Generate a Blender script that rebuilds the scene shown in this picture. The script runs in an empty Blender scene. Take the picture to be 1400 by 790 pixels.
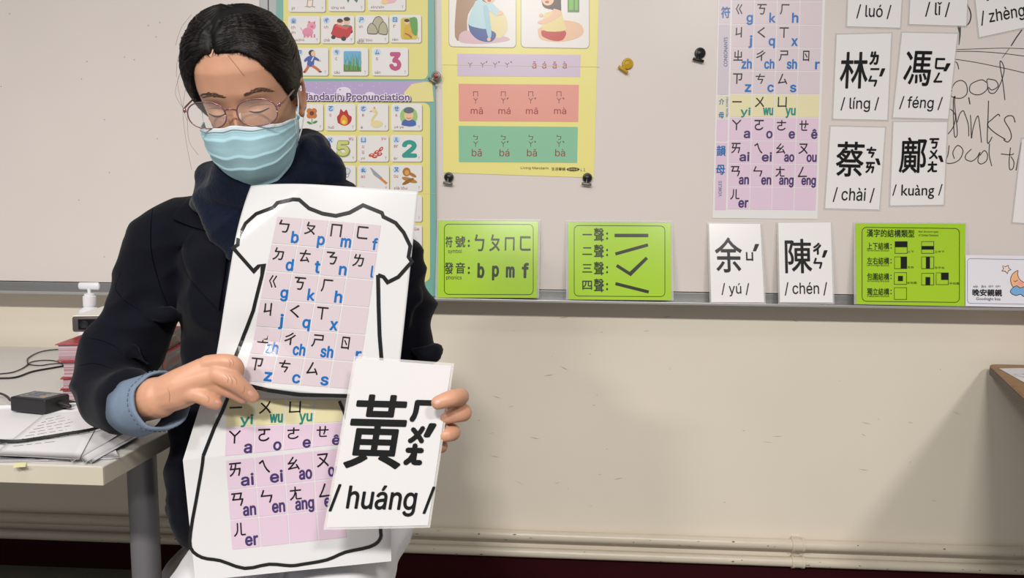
import bpy, bmesh, math, random
from math import pi, sin, cos, radians, sqrt, exp
from mathutils import Vector, Matrix, noise
from mathutils.bvhtree import BVHTree
from mathutils.geometry import tessellate_polygon, delaunay_2d_cdt
random.seed(7)
SC = bpy.context.scene
COL = SC.collection
# ------------------------------------------------------------------ camera, world, lights, exposure
FPX = 1011.0
CAMZ = 0.97
RM = Matrix.Rotation(radians(3.1), 3, 'Z') @ Matrix.Rotation(radians(85), 3, 'X') @ Matrix.Rotation(radians(.66), 3, 'Z')
cam = bpy.data.objects.new('camera', bpy.data.cameras.new('camera'))
COL.objects.link(cam)
cam.matrix_world = Matrix.Translation((0, 0, CAMZ)) @ RM.to_4x4()
cam.data.sensor_fit = 'HORIZONTAL'
cam.data.sensor_width = 36.0
cam.data.lens = FPX / 1400 * 36
cam.data.clip_start = 0.05
SC.camera = cam
world = bpy.data.worlds.new('world'); SC.world = world
world.use_nodes = True
world.node_tree.nodes['Background'].inputs[0].default_value = (0.93, 0.93, 0.98, 1)
world.node_tree.nodes['Background'].inputs[1].default_value = 0.26
def area(name, loc, size, power, target=None, color=(1, .965, .92)):
    l = bpy.data.lights.new(name, 'AREA'); l.shape = 'RECTANGLE'
    l.size, l.size_y = size; l.energy = power; l.color = color
    o = bpy.data.objects.new(name, l); COL.objects.link(o); o.location = loc
    if target is not None:
        o.rotation_euler = (Vector(target) - Vector(loc)).to_track_quat('-Z', 'Y').to_euler()
    return o
area('ceiling_lamp', (-0.25, -1.6, 2.7), (.45, .3), 108)
area('ceiling_lamp', (1.10, -1.6, 2.7), (.36, .3), 74)
area('ceiling_lamp', (-1.9, -1.6, 2.7), (.45, .3), 66)
area('ceiling_lamp', (-0.6, 0.1, 2.7), (.5, .3), 7)
SC.view_settings.view_transform = 'Standard'
SC.view_settings.look = 'None'
SC.view_settings.gamma = 1
SC.view_settings.exposure = 0.0
SC.view_settings.use_curve_mapping = False

# ------------------------------------------------------------------ helpers
def ray(px, py): return RM @ Vector(((px - 700) / FPX, (395 - py) / FPX, -1.0))
O0 = Vector((0, 0, CAMZ))
def V(px, py, d): return O0 + ray(px, py) * d
def Wy(px, py, Y):
    r = ray(px, py); return O0 + r * (Y / r.y)
def Wz(px, py, z):
    r = ray(px, py); return O0 + r * ((z - CAMZ) / r.z)
def lin(c):
    if isinstance(c, str):
        c = c.lstrip('#'); c = [int(c[i:i + 2], 16) / 255 for i in (0, 2, 4)]
    return tuple(x / 12.92 if x <= .04045 else ((x + .055) / 1.055) ** 2.4 for x in c) + (1,)
MATS = {}
def mat(name, col, rough=.6, spec=.5, metal=0, noise_amt=0, nscale=20, bump=0, bscale=60, alpha=None, stretch=None,
        sheen=0, coat=0, sss=0, trans=0, col2=None, bdist=.002):
    if name in MATS: return MATS[name]
    m = bpy.data.materials.new(name); m.use_nodes = True
    nt = m.node_tree; b = nt.nodes['Principled BSDF']
    b.inputs['Base Color'].default_value = lin(col)
    b.inputs['Roughness'].default_value = rough
    b.inputs['Specular IOR Level'].default_value = spec
    b.inputs['Metallic'].default_value = metal
    b.inputs['Sheen Weight'].default_value = sheen
    b.inputs['Coat Weight'].default_value = coat
    b.inputs['Transmission Weight'].default_value = trans
    if sss:
        b.inputs['Subsurface Weight'].default_value = sss
        b.inputs['Subsurface Radius'].default_value = (.012, .005, .003)
        b.inputs['Subsurface Scale'].default_value = 1
    if alpha is not None: b.inputs['Alpha'].default_value = alpha
    tc = nt.nodes.new('ShaderNodeTexCoord'); mp = nt.nodes.new('ShaderNodeMapping')
    nt.links.new(tc.outputs['Object'], mp.inputs[0])
    if stretch: mp.inputs['Scale'].default_value = stretch
    if noise_amt or col2:
        n = nt.nodes.new('ShaderNodeTexNoise'); n.inputs['Scale'].default_value = nscale; n.inputs['Detail'].default_value = 6
        nt.links.new(mp.outputs[0], n.inputs['Vector'])
        mr = nt.nodes.new('ShaderNodeMapRange'); mr.inputs['From Min'].default_value = .3; mr.inputs['From Max'].default_value = .7
        nt.links.new(n.outputs['Fac'], mr.inputs['Value'])
        mx = nt.nodes.new('ShaderNodeMix'); mx.data_type = 'RGBA'
        c = lin(col); c2 = lin(col2) if col2 else tuple(x * (1 - noise_amt) for x in c[:3]) + (1,)
        mx.inputs['A'].default_value = c; mx.inputs['B'].default_value = c2
        nt.links.new(mr.outputs[0], mx.inputs['Factor']); nt.links.new(mx.outputs['Result'], b.inputs['Base Color'])
    if bump:
        n2 = nt.nodes.new('ShaderNodeTexNoise'); n2.inputs['Scale'].default_value = bscale; n2.inputs['Detail'].default_value = 4
        nt.links.new(mp.outputs[0], n2.inputs['Vector'])
        bp = nt.nodes.new('ShaderNodeBump'); bp.inputs['Strength'].default_value = bump; bp.inputs['Distance'].default_value = bdist
        nt.links.new(n2.outputs['Fac'], bp.inputs['Height']); nt.links.new(bp.outputs[0], b.inputs['Normal'])
    MATS[name] = m
    return m
def ink(hexcol, gloss=.35):
    return mat('ink_%s_%d' % (hexcol.strip('#'), int(gloss * 100)), hexcol, rough=gloss, spec=.5)
def link(name, me, parent=None, **props):
    o = bpy.data.objects.new(name, me); COL.objects.link(o)
    if parent is not None: o.parent = parent
    for k, v in props.items(): o[k] = v
    return o
def thing(name, label, category, group=None, loc=(0, 0, 0)):
    o = bpy.data.objects.new(name, None); COL.objects.link(o); o.location = (0, 0, 0)
    o.empty_display_size = .05
    o['label'] = label; o['category'] = category
    if group: o['group'] = group
    return o
class MB:
    """collects geometry with several materials, then links it as one mesh"""
    def __init__(s): s.v = []; s.f = []; s.m = []; s.mats = []
    def mi(s, m):
        if m not in s.mats: s.mats.append(m)
        return s.mats.index(m)
    def add(s, vs, fs, m):
        b = len(s.v); s.v += [tuple(v) for v in vs]; k = s.mi(m)
        for f in fs: s.f.append(tuple(b + i for i in f)); s.m.append(k)
    def box(s, c, size, m, rot=None, bev=0):
        bm = bmesh.new(); bmesh.ops.create_cube(bm, size=1)
        for v in bm.verts: v.co = Vector((v.co.x * size[0], v.co.y * size[1], v.co.z * size[2]))
        if bev: bmesh.ops.bevel(bm, geom=bm.edges[:], offset=bev, segments=2, affect='EDGES', profile=.5)
        R = rot.to_3x3() if rot else Matrix.Identity(3)
        bm.verts.index_update()
        s.add([R @ v.co + Vector(c) for v in bm.verts], [[v.index for v in f.verts] for f in bm.faces], m); bm.free()
    def box2(s, a, b, m, bev=0):
        a, b = Vector(a), Vector(b); s.box((a + b) / 2, [abs(x) for x in (b - a)], m, bev=bev)
    def tube(s, pts, r, m, seg=10, ry=None, ref=None, dome=True, power=2.0, capd=.8):
        """loft round a path; r may be a list; ry = second radius list"""
        pts = [Vector(p) for p in pts]; n = len(pts)
        rs = list(r) if hasattr(r, '__len__') else [r] * n
        rys = rs if ry is None else (list(ry) if hasattr(ry, '__len__') else [ry] * n)
        T = []
        for i in range(n):
            t = pts[min(i + 1, n - 1)] - pts[max(i - 1, 0)]
            T.append(t.normalized() if t.length > 1e-9 else Vector((0, 0, 1)))
        up = Vector(ref) if ref is not None else Vector((0, 0, 1))
        if abs(T[0].dot(up)) > .95 and ref is None: up = Vector((1, 0, 0))
        X = (up - T[0] * up.dot(T[0])).normalized()
        rings = []
        P = []
        for i in range(n):
            if ref is not None:
                X = (up - T[i] * up.dot(T[i])).normalized()
            else:
                X = (X - T[i] * X.dot(T[i])).normalized()
            Y = T[i].cross(X)
            P.append((pts[i], X.copy(), Y, T[i], rs[i], rys[i]))
        seq = []
        if dome:
            p, X0, Y0, t, a, b = P[0]
            for k in (3, 2, 1):
                q = k / 3.2; seq.append((p - t * min(a, b) * capd * sin(q * pi / 2), X0, Y0, a * cos(q * pi / 2), b * cos(q * pi / 2)))
        for p, X0, Y0, t, a, b in P: seq.append((p, X0, Y0, a, b))
        if dome:
            p, X0, Y0, t, a, b = P[-1]
            for k in (1, 2, 3):
                q = k / 3.2; seq.append((p + t * min(a, b) * capd * sin(q * pi / 2), X0, Y0, a * cos(q * pi / 2), b * cos(q * pi / 2)))
        vs = []
        for p, X0, Y0, a, b in seq:
            for k in range(seg):
                th = 2 * pi * k / seg; c, q = cos(th), sin(th)
                cx = math.copysign(abs(c) ** (2 / power), c); sy = math.copysign(abs(q) ** (2 / power), q)
                vs.append(p + X0 * a * cx + Y0 * b * sy)
        fs = []
        for i in range(len(seq) - 1):
            for k in range(seg):
                a0 = i * seg + k; b0 = i * seg + (k + 1) % seg
                fs.append((a0, b0, b0 + seg, a0 + seg))
        fs.append(tuple(range(seg))[::-1]); fs.append(tuple(range((len(seq) - 1) * seg, len(seq) * seg)))
        s.add(vs, fs, m)
    def ellipsoid(s, c, r, m, R=None, seg=16, rings=10):
        vs = []; fs = []; R = R or Matrix.Identity(3); c = Vector(c)
        for i in range(1, rings):
            ph = pi * i / rings
            for k in range(seg):
                th = 2 * pi * k / seg
                vs.append(c + R @ Vector((r[0] * sin(ph) * cos(th), r[1] * sin(ph) * sin(th), r[2] * cos(ph))))
        vs.append(c + R @ Vector((0, 0, r[2]))); vs.append(c + R @ Vector((0, 0, -r[2])))
        tp, bt = len(vs) - 2, len(vs) - 1
        for i in range(rings - 2):
            for k in range(seg):
                a = i * seg + k; b = i * seg + (k + 1) % seg
                fs.append((a, a + seg, b + seg, b))
        for k in range(seg):
            fs.append((tp, k, (k + 1) % seg)); fs.append((bt, (rings - 2) * seg + (k + 1) % seg, (rings - 2) * seg + k))
        s.add(vs, fs, m)
    def lathe(s, c, prof, m, seg=20, R=None):
        R = R or Matrix.Identity(3); c = Vector(c); vs = []; fs = []
        for r, z in prof:
            for k in range(seg):
                th = 2 * pi * k / seg; vs.append(c + R @ Vector((r * cos(th), r * sin(th), z)))
        for i in range(len(prof) - 1):
            for k in range(seg):
                a = i * seg + k; b = i * seg + (k + 1) % seg; fs.append((a, b, b + seg, a + seg))
        fs.append(tuple(range(seg))[::-1]); fs.append(tuple(range((len(prof) - 1) * seg, len(prof) * seg)))
        s.add(vs, fs, m)
    def build(s, name, parent=None, smooth=True, **props):
        me = bpy.data.meshes.new(name); me.from_pydata(s.v, [], s.f); me.update()
        for m in s.mats: me.materials.append(m)
        me.polygons.foreach_set('material_index', s.m)
        if smooth: me.shade_smooth()
        if smooth == 'auto':
            me.polygons.foreach_set('use_smooth', [True] * len(me.polygons))
            me.set_sharp_from_angle(angle=radians(40))
        return link(name, me, parent, **props)
def spline(pts, n=8):
    """Catmull-Rom through vectors or tuples"""
    P = [Vector(p) for p in pts]; out = []
    for i in range(len(P) - 1):
        p0 = P[max(i - 1, 0)]; p1 = P[i]; p2 = P[i + 1]; p3 = P[min(i + 2, len(P) - 1)]
        for k in range(n):
            t = k / n
            out.append(.5 * ((2 * p1) + (p2 - p0) * t + (2 * p0 - 5 * p1 + 4 * p2 - p3) * t * t + (3 * p1 - p0 - 3 * p2 + p3) * t ** 3))
    out.append(P[-1]); return out
def remeshed(mb, name, voxel, smooth_it=3, m=None, noisef=None):
    me = bpy.data.meshes.new('tmp'); me.from_pydata(mb.v, [], mb.f); me.update()
    bm = bmesh.new(); bm.from_mesh(me); bmesh.ops.recalc_face_normals(bm, faces=bm.faces); bm.to_mesh(me); bm.free()
    o = bpy.data.objects.new('tmp', me); COL.objects.link(o)
    r = o.modifiers.new('r', 'REMESH'); r.mode = 'VOXEL'; r.voxel_size = voxel; r.use_smooth_shade = True
    s = o.modifiers.new('s', 'SMOOTH'); s.iterations = smooth_it; s.factor = .5
    dg = bpy.context.evaluated_depsgraph_get(); dg.update()
    out = bpy.data.meshes.new_from_object(o.evaluated_get(dg)); bpy.data.objects.remove(o)
    out.name = name
    if noisef:
        ns = [v.normal.copy() for v in out.vertices]
        for v, nn in zip(out.vertices, ns): v.co += nn * noisef(v.co, nn)
        out.update()
    out.materials.clear()
    if m: out.materials.append(m)
    out.shade_smooth()
    return out

# ------------------------------------------------------------------ print on sheets
_tc = {}
import os
try:
    _inter = bpy.data.fonts.load(os.path.join(bpy.utils.system_resource('DATAFILES'), 'fonts', 'Inter.woff2'))
except Exception:
    _inter = None
def text_mesh(s, bold):
    k = (s, bold)
    if k not in _tc:
        c = bpy.data.curves.new('t', 'FONT'); c.body = s; c.resolution_u = 3
        if _inter and all(ord(ch) < 0x300 and ch not in 'kAPRD4' for ch in s): c.font = _inter
        o = bpy.data.objects.new('t', c); COL.objects.link(o)
        m = o.to_mesh()
        vs = [(v.co.x, v.co.y) for v in m.vertices]; fs = [tuple(p.vertices) for p in m.polygons]
        o.to_mesh_clear(); bpy.data.objects.remove(o); bpy.data.curves.remove(c)
        if _inter and any(ord(ch) < 0x300 for ch in s) and fs:   # merge overlapping contours of the variable font
            tri = []
            for f in fs:
                for k in range(1, len(f) - 1):
                    a, b, c_ = f[0], f[k], f[k + 1]
                    ar = (vs[b][0] - vs[a][0]) * (vs[c_][1] - vs[a][1]) - (vs[b][1] - vs[a][1]) * (vs[c_][0] - vs[a][0])
                    if abs(ar) > 1e-9: tri.append((a, b, c_) if ar > 0 else (a, c_, b))
            r = delaunay_2d_cdt([Vector(v) for v in vs], [], tri, 1, 1e-6)
            vs = [(v.x, v.y) for v in r[0]]; fs = [tuple(f) for f, og in zip(r[2], r[5]) if og]
        xs = [v[0] for v in vs]; ys = [v[1] for v in vs]
        _tc[k] = (vs, fs, min(xs), max(xs), min(ys), max(ys))
    return _tc[k]
class Sheet:
    """flat or slightly curled paper; drawing calls use the coordinates of the corner points"""
    def __init__(s, root, corners, p0, nrm, gloss=.3, curl=None, paper='#f3f1ee', name='paper', thick=.0005, draw_paper=True, nx=2, ny=2, dim=1.0):
        s.root = root; s.dim = dim; s.c = [Vector(c) for c in corners]; s.p0 = Vector(p0); s.n = Vector(nrm).normalized()
        if s.n.dot(O0 - s.p0) < 0: s.n = -s.n
        s.gloss = gloss; s.curl = curl; s.parts = {}
        TL, TR, BR, BL = s.c
        s.ex = ((TR - TL) + (BR - BL)).normalized(); s.ey = ((TL - BL) + (TR - BR)).normalized()
        if draw_paper: s.sheet(paper, name, thick, nx, ny)
    def st(s, x, y):
        TL, TR, BR, BL = s.c
        w = (TR - TL).length; h = (BL - TL).length
        d = Vector((x, y)) - TL
        a, b = s.ex, -s.ey; det = a.x * b.y - a.y * b.x
        return ((d.x * b.y - d.y * b.x) / det / w, (a.x * d.y - a.y * d.x) / det / h)
    def m(s, x, y, layer=0):
        r = ray(x, y); t = (s.p0 - O0).dot(s.n) / r.dot(s.n)
        p = O0 + r * t
        q = .0003 + layer * .00022 if layer else 0
        if s.curl: q += s.curl(*s.st(x, y))
        return p + s.n * q
    def sheet(s, col, name, thick, nx, ny):
        mb = MB(); TL, TR, BR, BL = s.c
        m = col if not isinstance(col, str) else s.ink(col)
        if s.curl: nx, ny = 70, 80
        g = []; bk = []
        for j in range(ny + 1):
            for i in range(nx + 1):
                a, b = i / nx, j / ny
                q = TL * (1 - a) * (1 - b) + TR * a * (1 - b) + BR * a * b + BL * (1 - a) * b
                p = s.m(q.x, q.y); g.append(p); bk.append(p - s.n * thick)
        N = (nx + 1) * (ny + 1); fs = []
        for j in range(ny):
            for i in range(nx):
                a = j * (nx + 1) + i; f = (a, a + nx + 1, a + nx + 2, a + 1)
                fs.append(f); fs.append(tuple(k + N for k in f[::-1]))
        loop = [i for i in range(nx + 1)] + [j * (nx + 1) + nx for j in range(1, ny + 1)] + [ny * (nx + 1) + i for i in range(nx - 1, -1, -1)] + [j * (nx + 1) for j in range(ny - 1, 0, -1)]
        for a, b in zip(loop, loop[1:] + loop[:1]): fs.append((a, b, b + N, a + N))
        mb.add(g + bk, fs, m); s.paper = mb.build(name, s.root, smooth=bool(s.curl))
    def ink(s, col):
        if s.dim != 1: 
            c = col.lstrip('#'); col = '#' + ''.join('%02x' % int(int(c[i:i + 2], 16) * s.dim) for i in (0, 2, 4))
        return ink(col, s.gloss)
    def _mb(s, part): return s.parts.setdefault(part, MB())
    cnt = 0
    def raw(s, vs, fs, col, layer, part):
        if part in ('artwork', 'illustration'): s.cnt += 1; layer += (s.cnt % 40) * .022
        s._mb(part).add([s.m(x, y, layer) for x, y in vs], fs, s.ink(col) if isinstance(col, str) else col)
    def poly(s, pts, col, layer=1, part='artwork', smooth=0):
        if smooth: pts = [(p.x, p.y) for p in spline([(a, b, 0) for a, b in list(pts) + [pts[0]]], smooth)][:-1]
        tr = tessellate_polygon([[Vector((x, y, 0)) for x, y in pts]])
        s.raw(pts, [tuple(t) for t in tr], col, layer, part)
    def rect(s, x0, y0, x1, y1, col, layer=1, part='artwork', sub=1):
        for j in range(sub):
            for i in range(sub):
                a, b = x0 + (x1 - x0) * i / sub, x0 + (x1 - x0) * (i + 1) / sub
                c, d = y0 + (y1 - y0) * j / sub, y0 + (y1 - y0) * (j + 1) / sub
                s.raw([(a, c), (b, c), (b, d), (a, d)], [(0, 1, 2, 3)], col, layer, part)
    def quad(s, q, col, layer=1, part='artwork', sub=1):
        TL, TR, BR, BL = [Vector(c) for c in q]; vs = []; fs = []
        for j in range(sub + 1):
            for i in range(sub + 1):
                a, b = i / sub, j / sub
                p = TL * (1 - a) * (1 - b) + TR * a * (1 - b) + BR * a * b + BL * (1 - a) * b; vs.append((p.x, p.y))
        for j in range(sub):
            for i in range(sub):
                k = j * (sub + 1) + i; fs.append((k, k + sub + 1, k + sub + 2, k + 1))
        s.raw(vs, fs, col, layer, part)
    def ell(s, cx, cy, rx, ry, col, layer=1, part='artwork', rot=0, n=20):
        s.poly([(cx + rx * cos(t) * cos(rot) - ry * sin(t) * sin(rot), cy + rx * cos(t) * sin(rot) + ry * sin(t) * cos(rot)) for t in [2 * pi * k / n for k in range(n)]], col, layer, part)
    def rr_pts(s, x0, y0, x1, y1, r, skew=0):
        pts = []
        for cx, cy, a in ((x1 - r, y0 + r, -90), (x1 - r, y1 - r, 0), (x0 + r, y1 - r, 90), (x0 + r, y0 + r, 180)):
            for k in range(6):
                t = radians(a + 18 * k); pts.append((cx + r * cos(t), cy + r * sin(t)))
        c = (x0 + x1) / 2
        return [(x + skew * (y - (y0 + y1) / 2) + 0, y + (x - c) * (s.ex.y / s.ex.x)) for x, y in pts]
    def rr(s, x0, y0, x1, y1, r, col, layer=1, part='artwork'):
        s.poly(s.rr_pts(x0, y0, x1, y1, r), col, layer, part)
    def line(s, pts, w, col, layer=2, part='artwork', closed=False, smooth=0, w2=None, sub=0):
        P = [Vector(p) for p in pts]
        if smooth: P = [Vector((p.x, p.y)) for p in spline([(p.x, p.y, 0) for p in P + ([P[0]] if closed else [])], smooth)]
        elif closed: P.append(P[0])
        if sub:
            Q = [P[0]]
            for a, b in zip(P, P[1:]):
                k = max(1, int((b - a).length / sub))
                Q += [a.lerp(b, i / k) for i in range(1, k + 1)]
            P = Q
        n = len(P); vs = []; fs = []
        for i, p in enumerate(P):
            a = P[max(i - 1, 0)]; b = P[min(i + 1, n - 1)]
            if closed and i in (0, n - 1): a = P[n - 2]; b = P[1]
            t = (b - a)
            t = t.normalized() if t.length > 1e-9 else Vector((1, 0))
            nn = Vector((-t.y, t.x)); q = w if w2 is None else w + (w2 - w) * i / (n - 1)
            k = 1.0
            if 0 < i < n - 1:
                e = (P[i] - P[i - 1])
                if e.length > 1e-9: k = 1 / max(.6, abs(e.normalized().dot(t)))
            vs += [tuple(p + nn * q / 2 * k), tuple(p - nn * q / 2 * k)]
        for i in range(n - 1): fs.append((2 * i, 2 * i + 1, 2 * i + 3, 2 * i + 2))
        s.raw(vs, fs, col, layer, part)
    def text(s, cx, cy, w, h, st, col='#111111', layer=3, part='lettering', bold=0.0, rot=0, fat=0):
        vs, fs, x0, x1, y0, y1 = text_mesh(st, bold)
        if h is None: h = (y1 - y0) * w / (x1 - x0)
        if w is None: w = (x1 - x0) * h / (y1 - y0)
        ex, ey = s.ex, s.ey
        if rot: 
            R = Matrix.Rotation(rot, 2); ex = R @ ex; ey = R @ ey
        C = Vector((cx, cy)); out = []
        for x, y in vs:
            a = ((x - x0) / (x1 - x0) - .5) * w; b = ((y - y0) / (y1 - y0) - .5) * h
            q = C + ex * a + ey * b; out.append((q.x, q.y))
        if fat or bold:
            r = h * fat + (bold * h / (y1 - y0) if h > 5 else 0)
            for k in range(8):
                dx, dy = r * cos(k * pi / 4), r * sin(k * pi / 4)
                s.raw([(x + dx, y + dy) for x, y in out], fs, col, layer + .06 * (k + 1), part)
        s.raw(out, fs, col, layer, part)
    def done(s, **kw):
        for k, mb in s.parts.items():
            o = mb.build(k, s.root, smooth=False)
            if k not in ('chinese_character', 'romanised_name', 'border_line'): o['kind'] = 'stuff'
def wall_plane(off, lean=0, y_bottom=None):
    """plane parallel to the board, 'off' in front of it; lean: extra metres at the bottom per metre of height"""
    return (Vector((0, YB - off, .9)), Vector((0, -1, 0)))
def lean_plane(bot=.043, top=.006, zb=.785, h=.2):
    a = Vector((0, YB - bot, zb)); b = Vector((0, YB - top, zb + h))
    d = (b - a).normalized(); n = Vector((1, 0, 0)).cross(d)
    return a, n

YW = 1.93      # wall
YB = 1.90      # face of the whiteboards
# ------------------------------------------------------------------ setting
M_wall = mat('wall_paint', '#ebe1d0', rough=.4, spec=.35, noise_amt=.06, nscale=2.2, bump=.12, bscale=9)
M_board = mat('whiteboard_enamel', '#e6dcd6', rough=.3, spec=.35, noise_amt=.035, nscale=3)
M_alu = mat('brushed_aluminium', '#a9a9a8', rough=.38, metal=.7, noise_amt=.12, nscale=6, stretch=(1, 1, 30))
M_red = mat('maroon_paint', '#33040d', rough=.65, spec=.15, noise_amt=.25, nscale=8)
M_floor = mat('grey_vinyl_floor', '#77746d', rough=.6, noise_amt=.18, nscale=7)
M_pipe = mat('cream_pipe_paint', '#d8cdb9', rough=.35, noise_amt=.07, nscale=14, stretch=(1, 4, 4), bump=.25, bscale=40)
M_chip = mat('paint_chip', '#6d6048', rough=.8)
mb = MB(); mb.box2((-4, -3, -.05), (4, YW + .1, 0), M_floor); mb.build('floor', None, False, kind='structure')
mb = MB(); mb.box2((-4, YW, 0), (4, YW + .1, 2.8), M_wall)
wall = mb.build('wall_back', None, False, kind='structure')
mb = MB()
for i in range(90):   # scuffs and nicks in the paint
    x = random.uniform(-1.4, 1.6); z = random.uniform(.22, .76)
    L = random.choice([.002, .003, .004, .008, .014]); a = random.uniform(-.5, .3)
    p = Vector((x, YW - .0006, z)); d = Vector((cos(a), 0, sin(a))) * L; n = Vector((-sin(a), 0, cos(a))) * random.uniform(.0004, .0009)
    mb.add([p - d, p + n * .6, p + d, p - n], [(0, 1, 2, 3)], mat('scuff', '#9b9080', rough=.7))
mb.build('paint_scuffs', wall, False, kind='stuff')
mb = MB(); mb.box2((-4, YW - .008, 0), (4, YW, Wy(800, 758, YW - .018).z), M_red); mb.build('baseboard_back', None, False, kind='structure')
def pipe(name, z, r, label, couplings):
    t = thing(name, label, 'pipe')
    mb = MB(); x = -4; pts = []
    mb.tube([(-4 + .25 * i, YW - r - .004, z) for i in range(33)], r, M_pipe, seg=20, dome=False)
    mb.build('tube', t)
    for x in couplings:
        c = MB()
        for dx, rr, w in ((-.013, r + .0035, .006), (0, r + .002, .02), (.013, r + .0035, .006)):
            c.tube([(x + dx - w / 2, YW - r - .004, z), (x + dx + w / 2, YW - r - .004, z)], rr, M_pipe, seg=20, dome=False)
        c.build('coupling', t, 'auto')
        c = MB(); c.box2((x - .012, YW - .006, z - r - .002), (x + .012, YW, z + r + .002), M_pipe); c.build('bracket', t, False)
    c = MB()
    for i in range(34):
        xx = random.uniform(-1.3, 1.3); a = random.uniform(-.9, .9); L = random.uniform(.001, .006); h = random.uniform(.0005, .0022)
        yy = YW - r - .004
        f = lambda dx, da: (xx + dx, yy - (r + .0004) * cos(a + da), z + (r + .0004) * sin(a + da))
        c.add([f(-L, 0), f(0, -h / r), f(L, 0), f(L * .2, h / r)], [(0, 1, 2, 3)], M_chip)
    c.build('paint_chips', t, False, kind='stuff')
    return t
zu = Wy(800, 734.5, YW - .018).z; zl = Wy(800, 758, YW - .018).z
pipe('heating_pipe', zu, .0138, 'cream painted pipe along the wall, upper of the two', (Wy(1087, 743, YW).x, -2.6))
pipe('heating_pipe', zl, .0128, 'cream painted pipe along the wall, lower one just above the maroon skirting', (Wy(1087, 765, YW).x, -2.6))

# whiteboards
ZT = CAMZ - .168; 
def whiteboard(x0, x1, label, tray=True):
    t = thing('whiteboard', label, 'whiteboard')
    p = MB(); p.box2((x0, YB, ZT + .002), (x1, YW - .001, 2.0), M_board); p.build('panel', t, False)
    f = MB()
    f.box2((x0, YB - .007, ZT - .026), (x1, YW - .001, ZT), M_alu, bev=.001)
    f.build('bottom_frame', t, False)
    f = MB()
    zt = Wy(970, 413.8, 1.856).z
    f.box2((x0, YB - .048, zt - .004), (x1, YB - .007, zt), M_alu)
    f.box2((x0, YB - .052, zt - .006), (x1, YB - .048, zt + .0005), mat('tray_lip', '#c4c2bf', rough=.3, metal=.6), bev=.001)
    f.build('pen_tray', t, False)
    return t
xl = Wy(356, 10, YB).x; xr = Wy(383, 10, YB).x; xm = Wy(368, 10, YB).x
wbl = whiteboard(-3.6, xm, 'whiteboard with nothing written on it, behind the teacher on the left')
wbr = whiteboard(xm + .0005, 3.2, 'whiteboard carrying posters, phonetic cards and marker writing')
for t, a, b in ((wbl, xl, xm - .001), (wbr, xm + .001, xr - .006)):
    f = MB(); f.box2((a, YB - .007, ZT), (b, YB, 2.0), mat('post_grey', '#a9abac', rough=.45, metal=.3), bev=.0015)
    f.build('side_frame', t, False)
# marker writing on the right board
S = Sheet(wbr, [(1290, 0), (1400, 0), (1400, 310), (1290, 310)], *wall_plane(0), gloss=.4, draw_paper=False)
def z6(p): return [(1280 + x * 120 / 412, 80 + y * 230 / 790) for x, y in p]
def z5(p): return [(1250 + x * 150 / 1077, y * 110 / 790) for x, y in p]
INK = '#3c3838'
P_ = 'marker_writing'
for pts, w in [(z6([(75, 150), (62, 158), (68, 175), (95, 186), (125, 183), (145, 160), (140, 120), (118, 103), (90, 112), (72, 140)]), 1.2),
               (z6([(235, 112), (215, 100), (185, 108), (160, 125), (158, 155), (185, 170), (215, 165), (240, 140), (238, 100), (255, 98), (280, 105), (290, 130), (262, 148), (245, 135)]), 1.2),
               (z6([(240, 130), (250, 160), (275, 160), (300, 120), (318, 60), (312, 25), (300, 12), (300, 40), (312, 110), (322, 195)]), 1.2),
               (z6([(55, 240), (70, 240), (90, 270), (80, 320), (55, 355)]), 1.2),
               (z6([(88, 175), (86, 215), (95, 300), (98, 358), (84, 355), (80, 200), (88, 178)]), 1.2),
               (z6([(98, 300), (110, 260), (125, 245), (133, 258), (150, 310), (152, 365)]), 1.2), (z6([(152, 182), (158, 215)]), 1.6),
               (z6([(160, 265), (163, 310), (165, 375), (172, 330), (190, 275), (200, 285), (212, 395)]), 1.2),
               (z6([(245, 198), (243, 270), (240, 395), (262, 368)]), 1.3), (z6([(298, 272), (290, 262), (262, 285), (240, 310), (270, 345), (325, 380)]), 1.3),
               (z6([(370, 300), (360, 272), (335, 270), (320, 290), (345, 335), (352, 370), (335, 392), (315, 380)]), 1.3),
               (z6([(60, 408), (55, 450), (45, 488), (80, 490), (112, 470), (125, 430), (100, 408), (78, 440), (85, 470)]), 1.2),
               (z6([(165, 425), (140, 450), (138, 472), (165, 482), (190, 465), (205, 440), (195, 480), (210, 495), (235, 480), (240, 450), (225, 432), (205, 455)]), 1.2),
               (z6([(250, 400), (248, 450), (260, 505)]), 1.2), (z6([(303, 448), (350, 452), (364, 445)]), 1.2),
               (z6([(348, 418), (342, 480), (345, 520), (360, 515), (364, 485), (350, 460)]), 1.2), (z6([(398, 395), (390, 440), (374, 525)]), 1.3),
               (z5([(515, 45), (545, 100), (555, 160), (540, 220), (510, 250), (480, 257)]), 1.7), (z5([(385, 600), (420, 620), (436, 680)]), 1.2),
               (z5([(410, 487), (600, 480), (850, 473), (1077, 478), (1500, 500)]), .8), (z5([(405, 505), (600, 505), (850, 522), (1077, 550), (1500, 590)]), .9),
               (z5([(390, 580), (600, 612), (860, 665), (1077, 715), (1500, 820)]), .9), (z5([(1058, 290), (1000, 370), (950, 450)]), 1.6), (z5([(935, 470), (862, 570)]), .7)]:
    S.line(pts, w, INK, 1, P_, smooth=5)
S.poly(z5([(418, 250), (458, 255), (455, 350), (440, 445), (434, 440), (440, 330)]), '#4d5048', 1, P_)
S.done()
# faint marks on the left board
S = Sheet(wbl, [(0, 0), (250, 0), (250, 380), (0, 380)], *wall_plane(0), gloss=.4, draw_paper=False)
for i in range(14):
    x, y = random.uniform(0, 240), random.uniform(10, 380); S.ell(x, y, .8, .8, '#a39a94', 1, 'smudges', n=8)
S.done()

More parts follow.
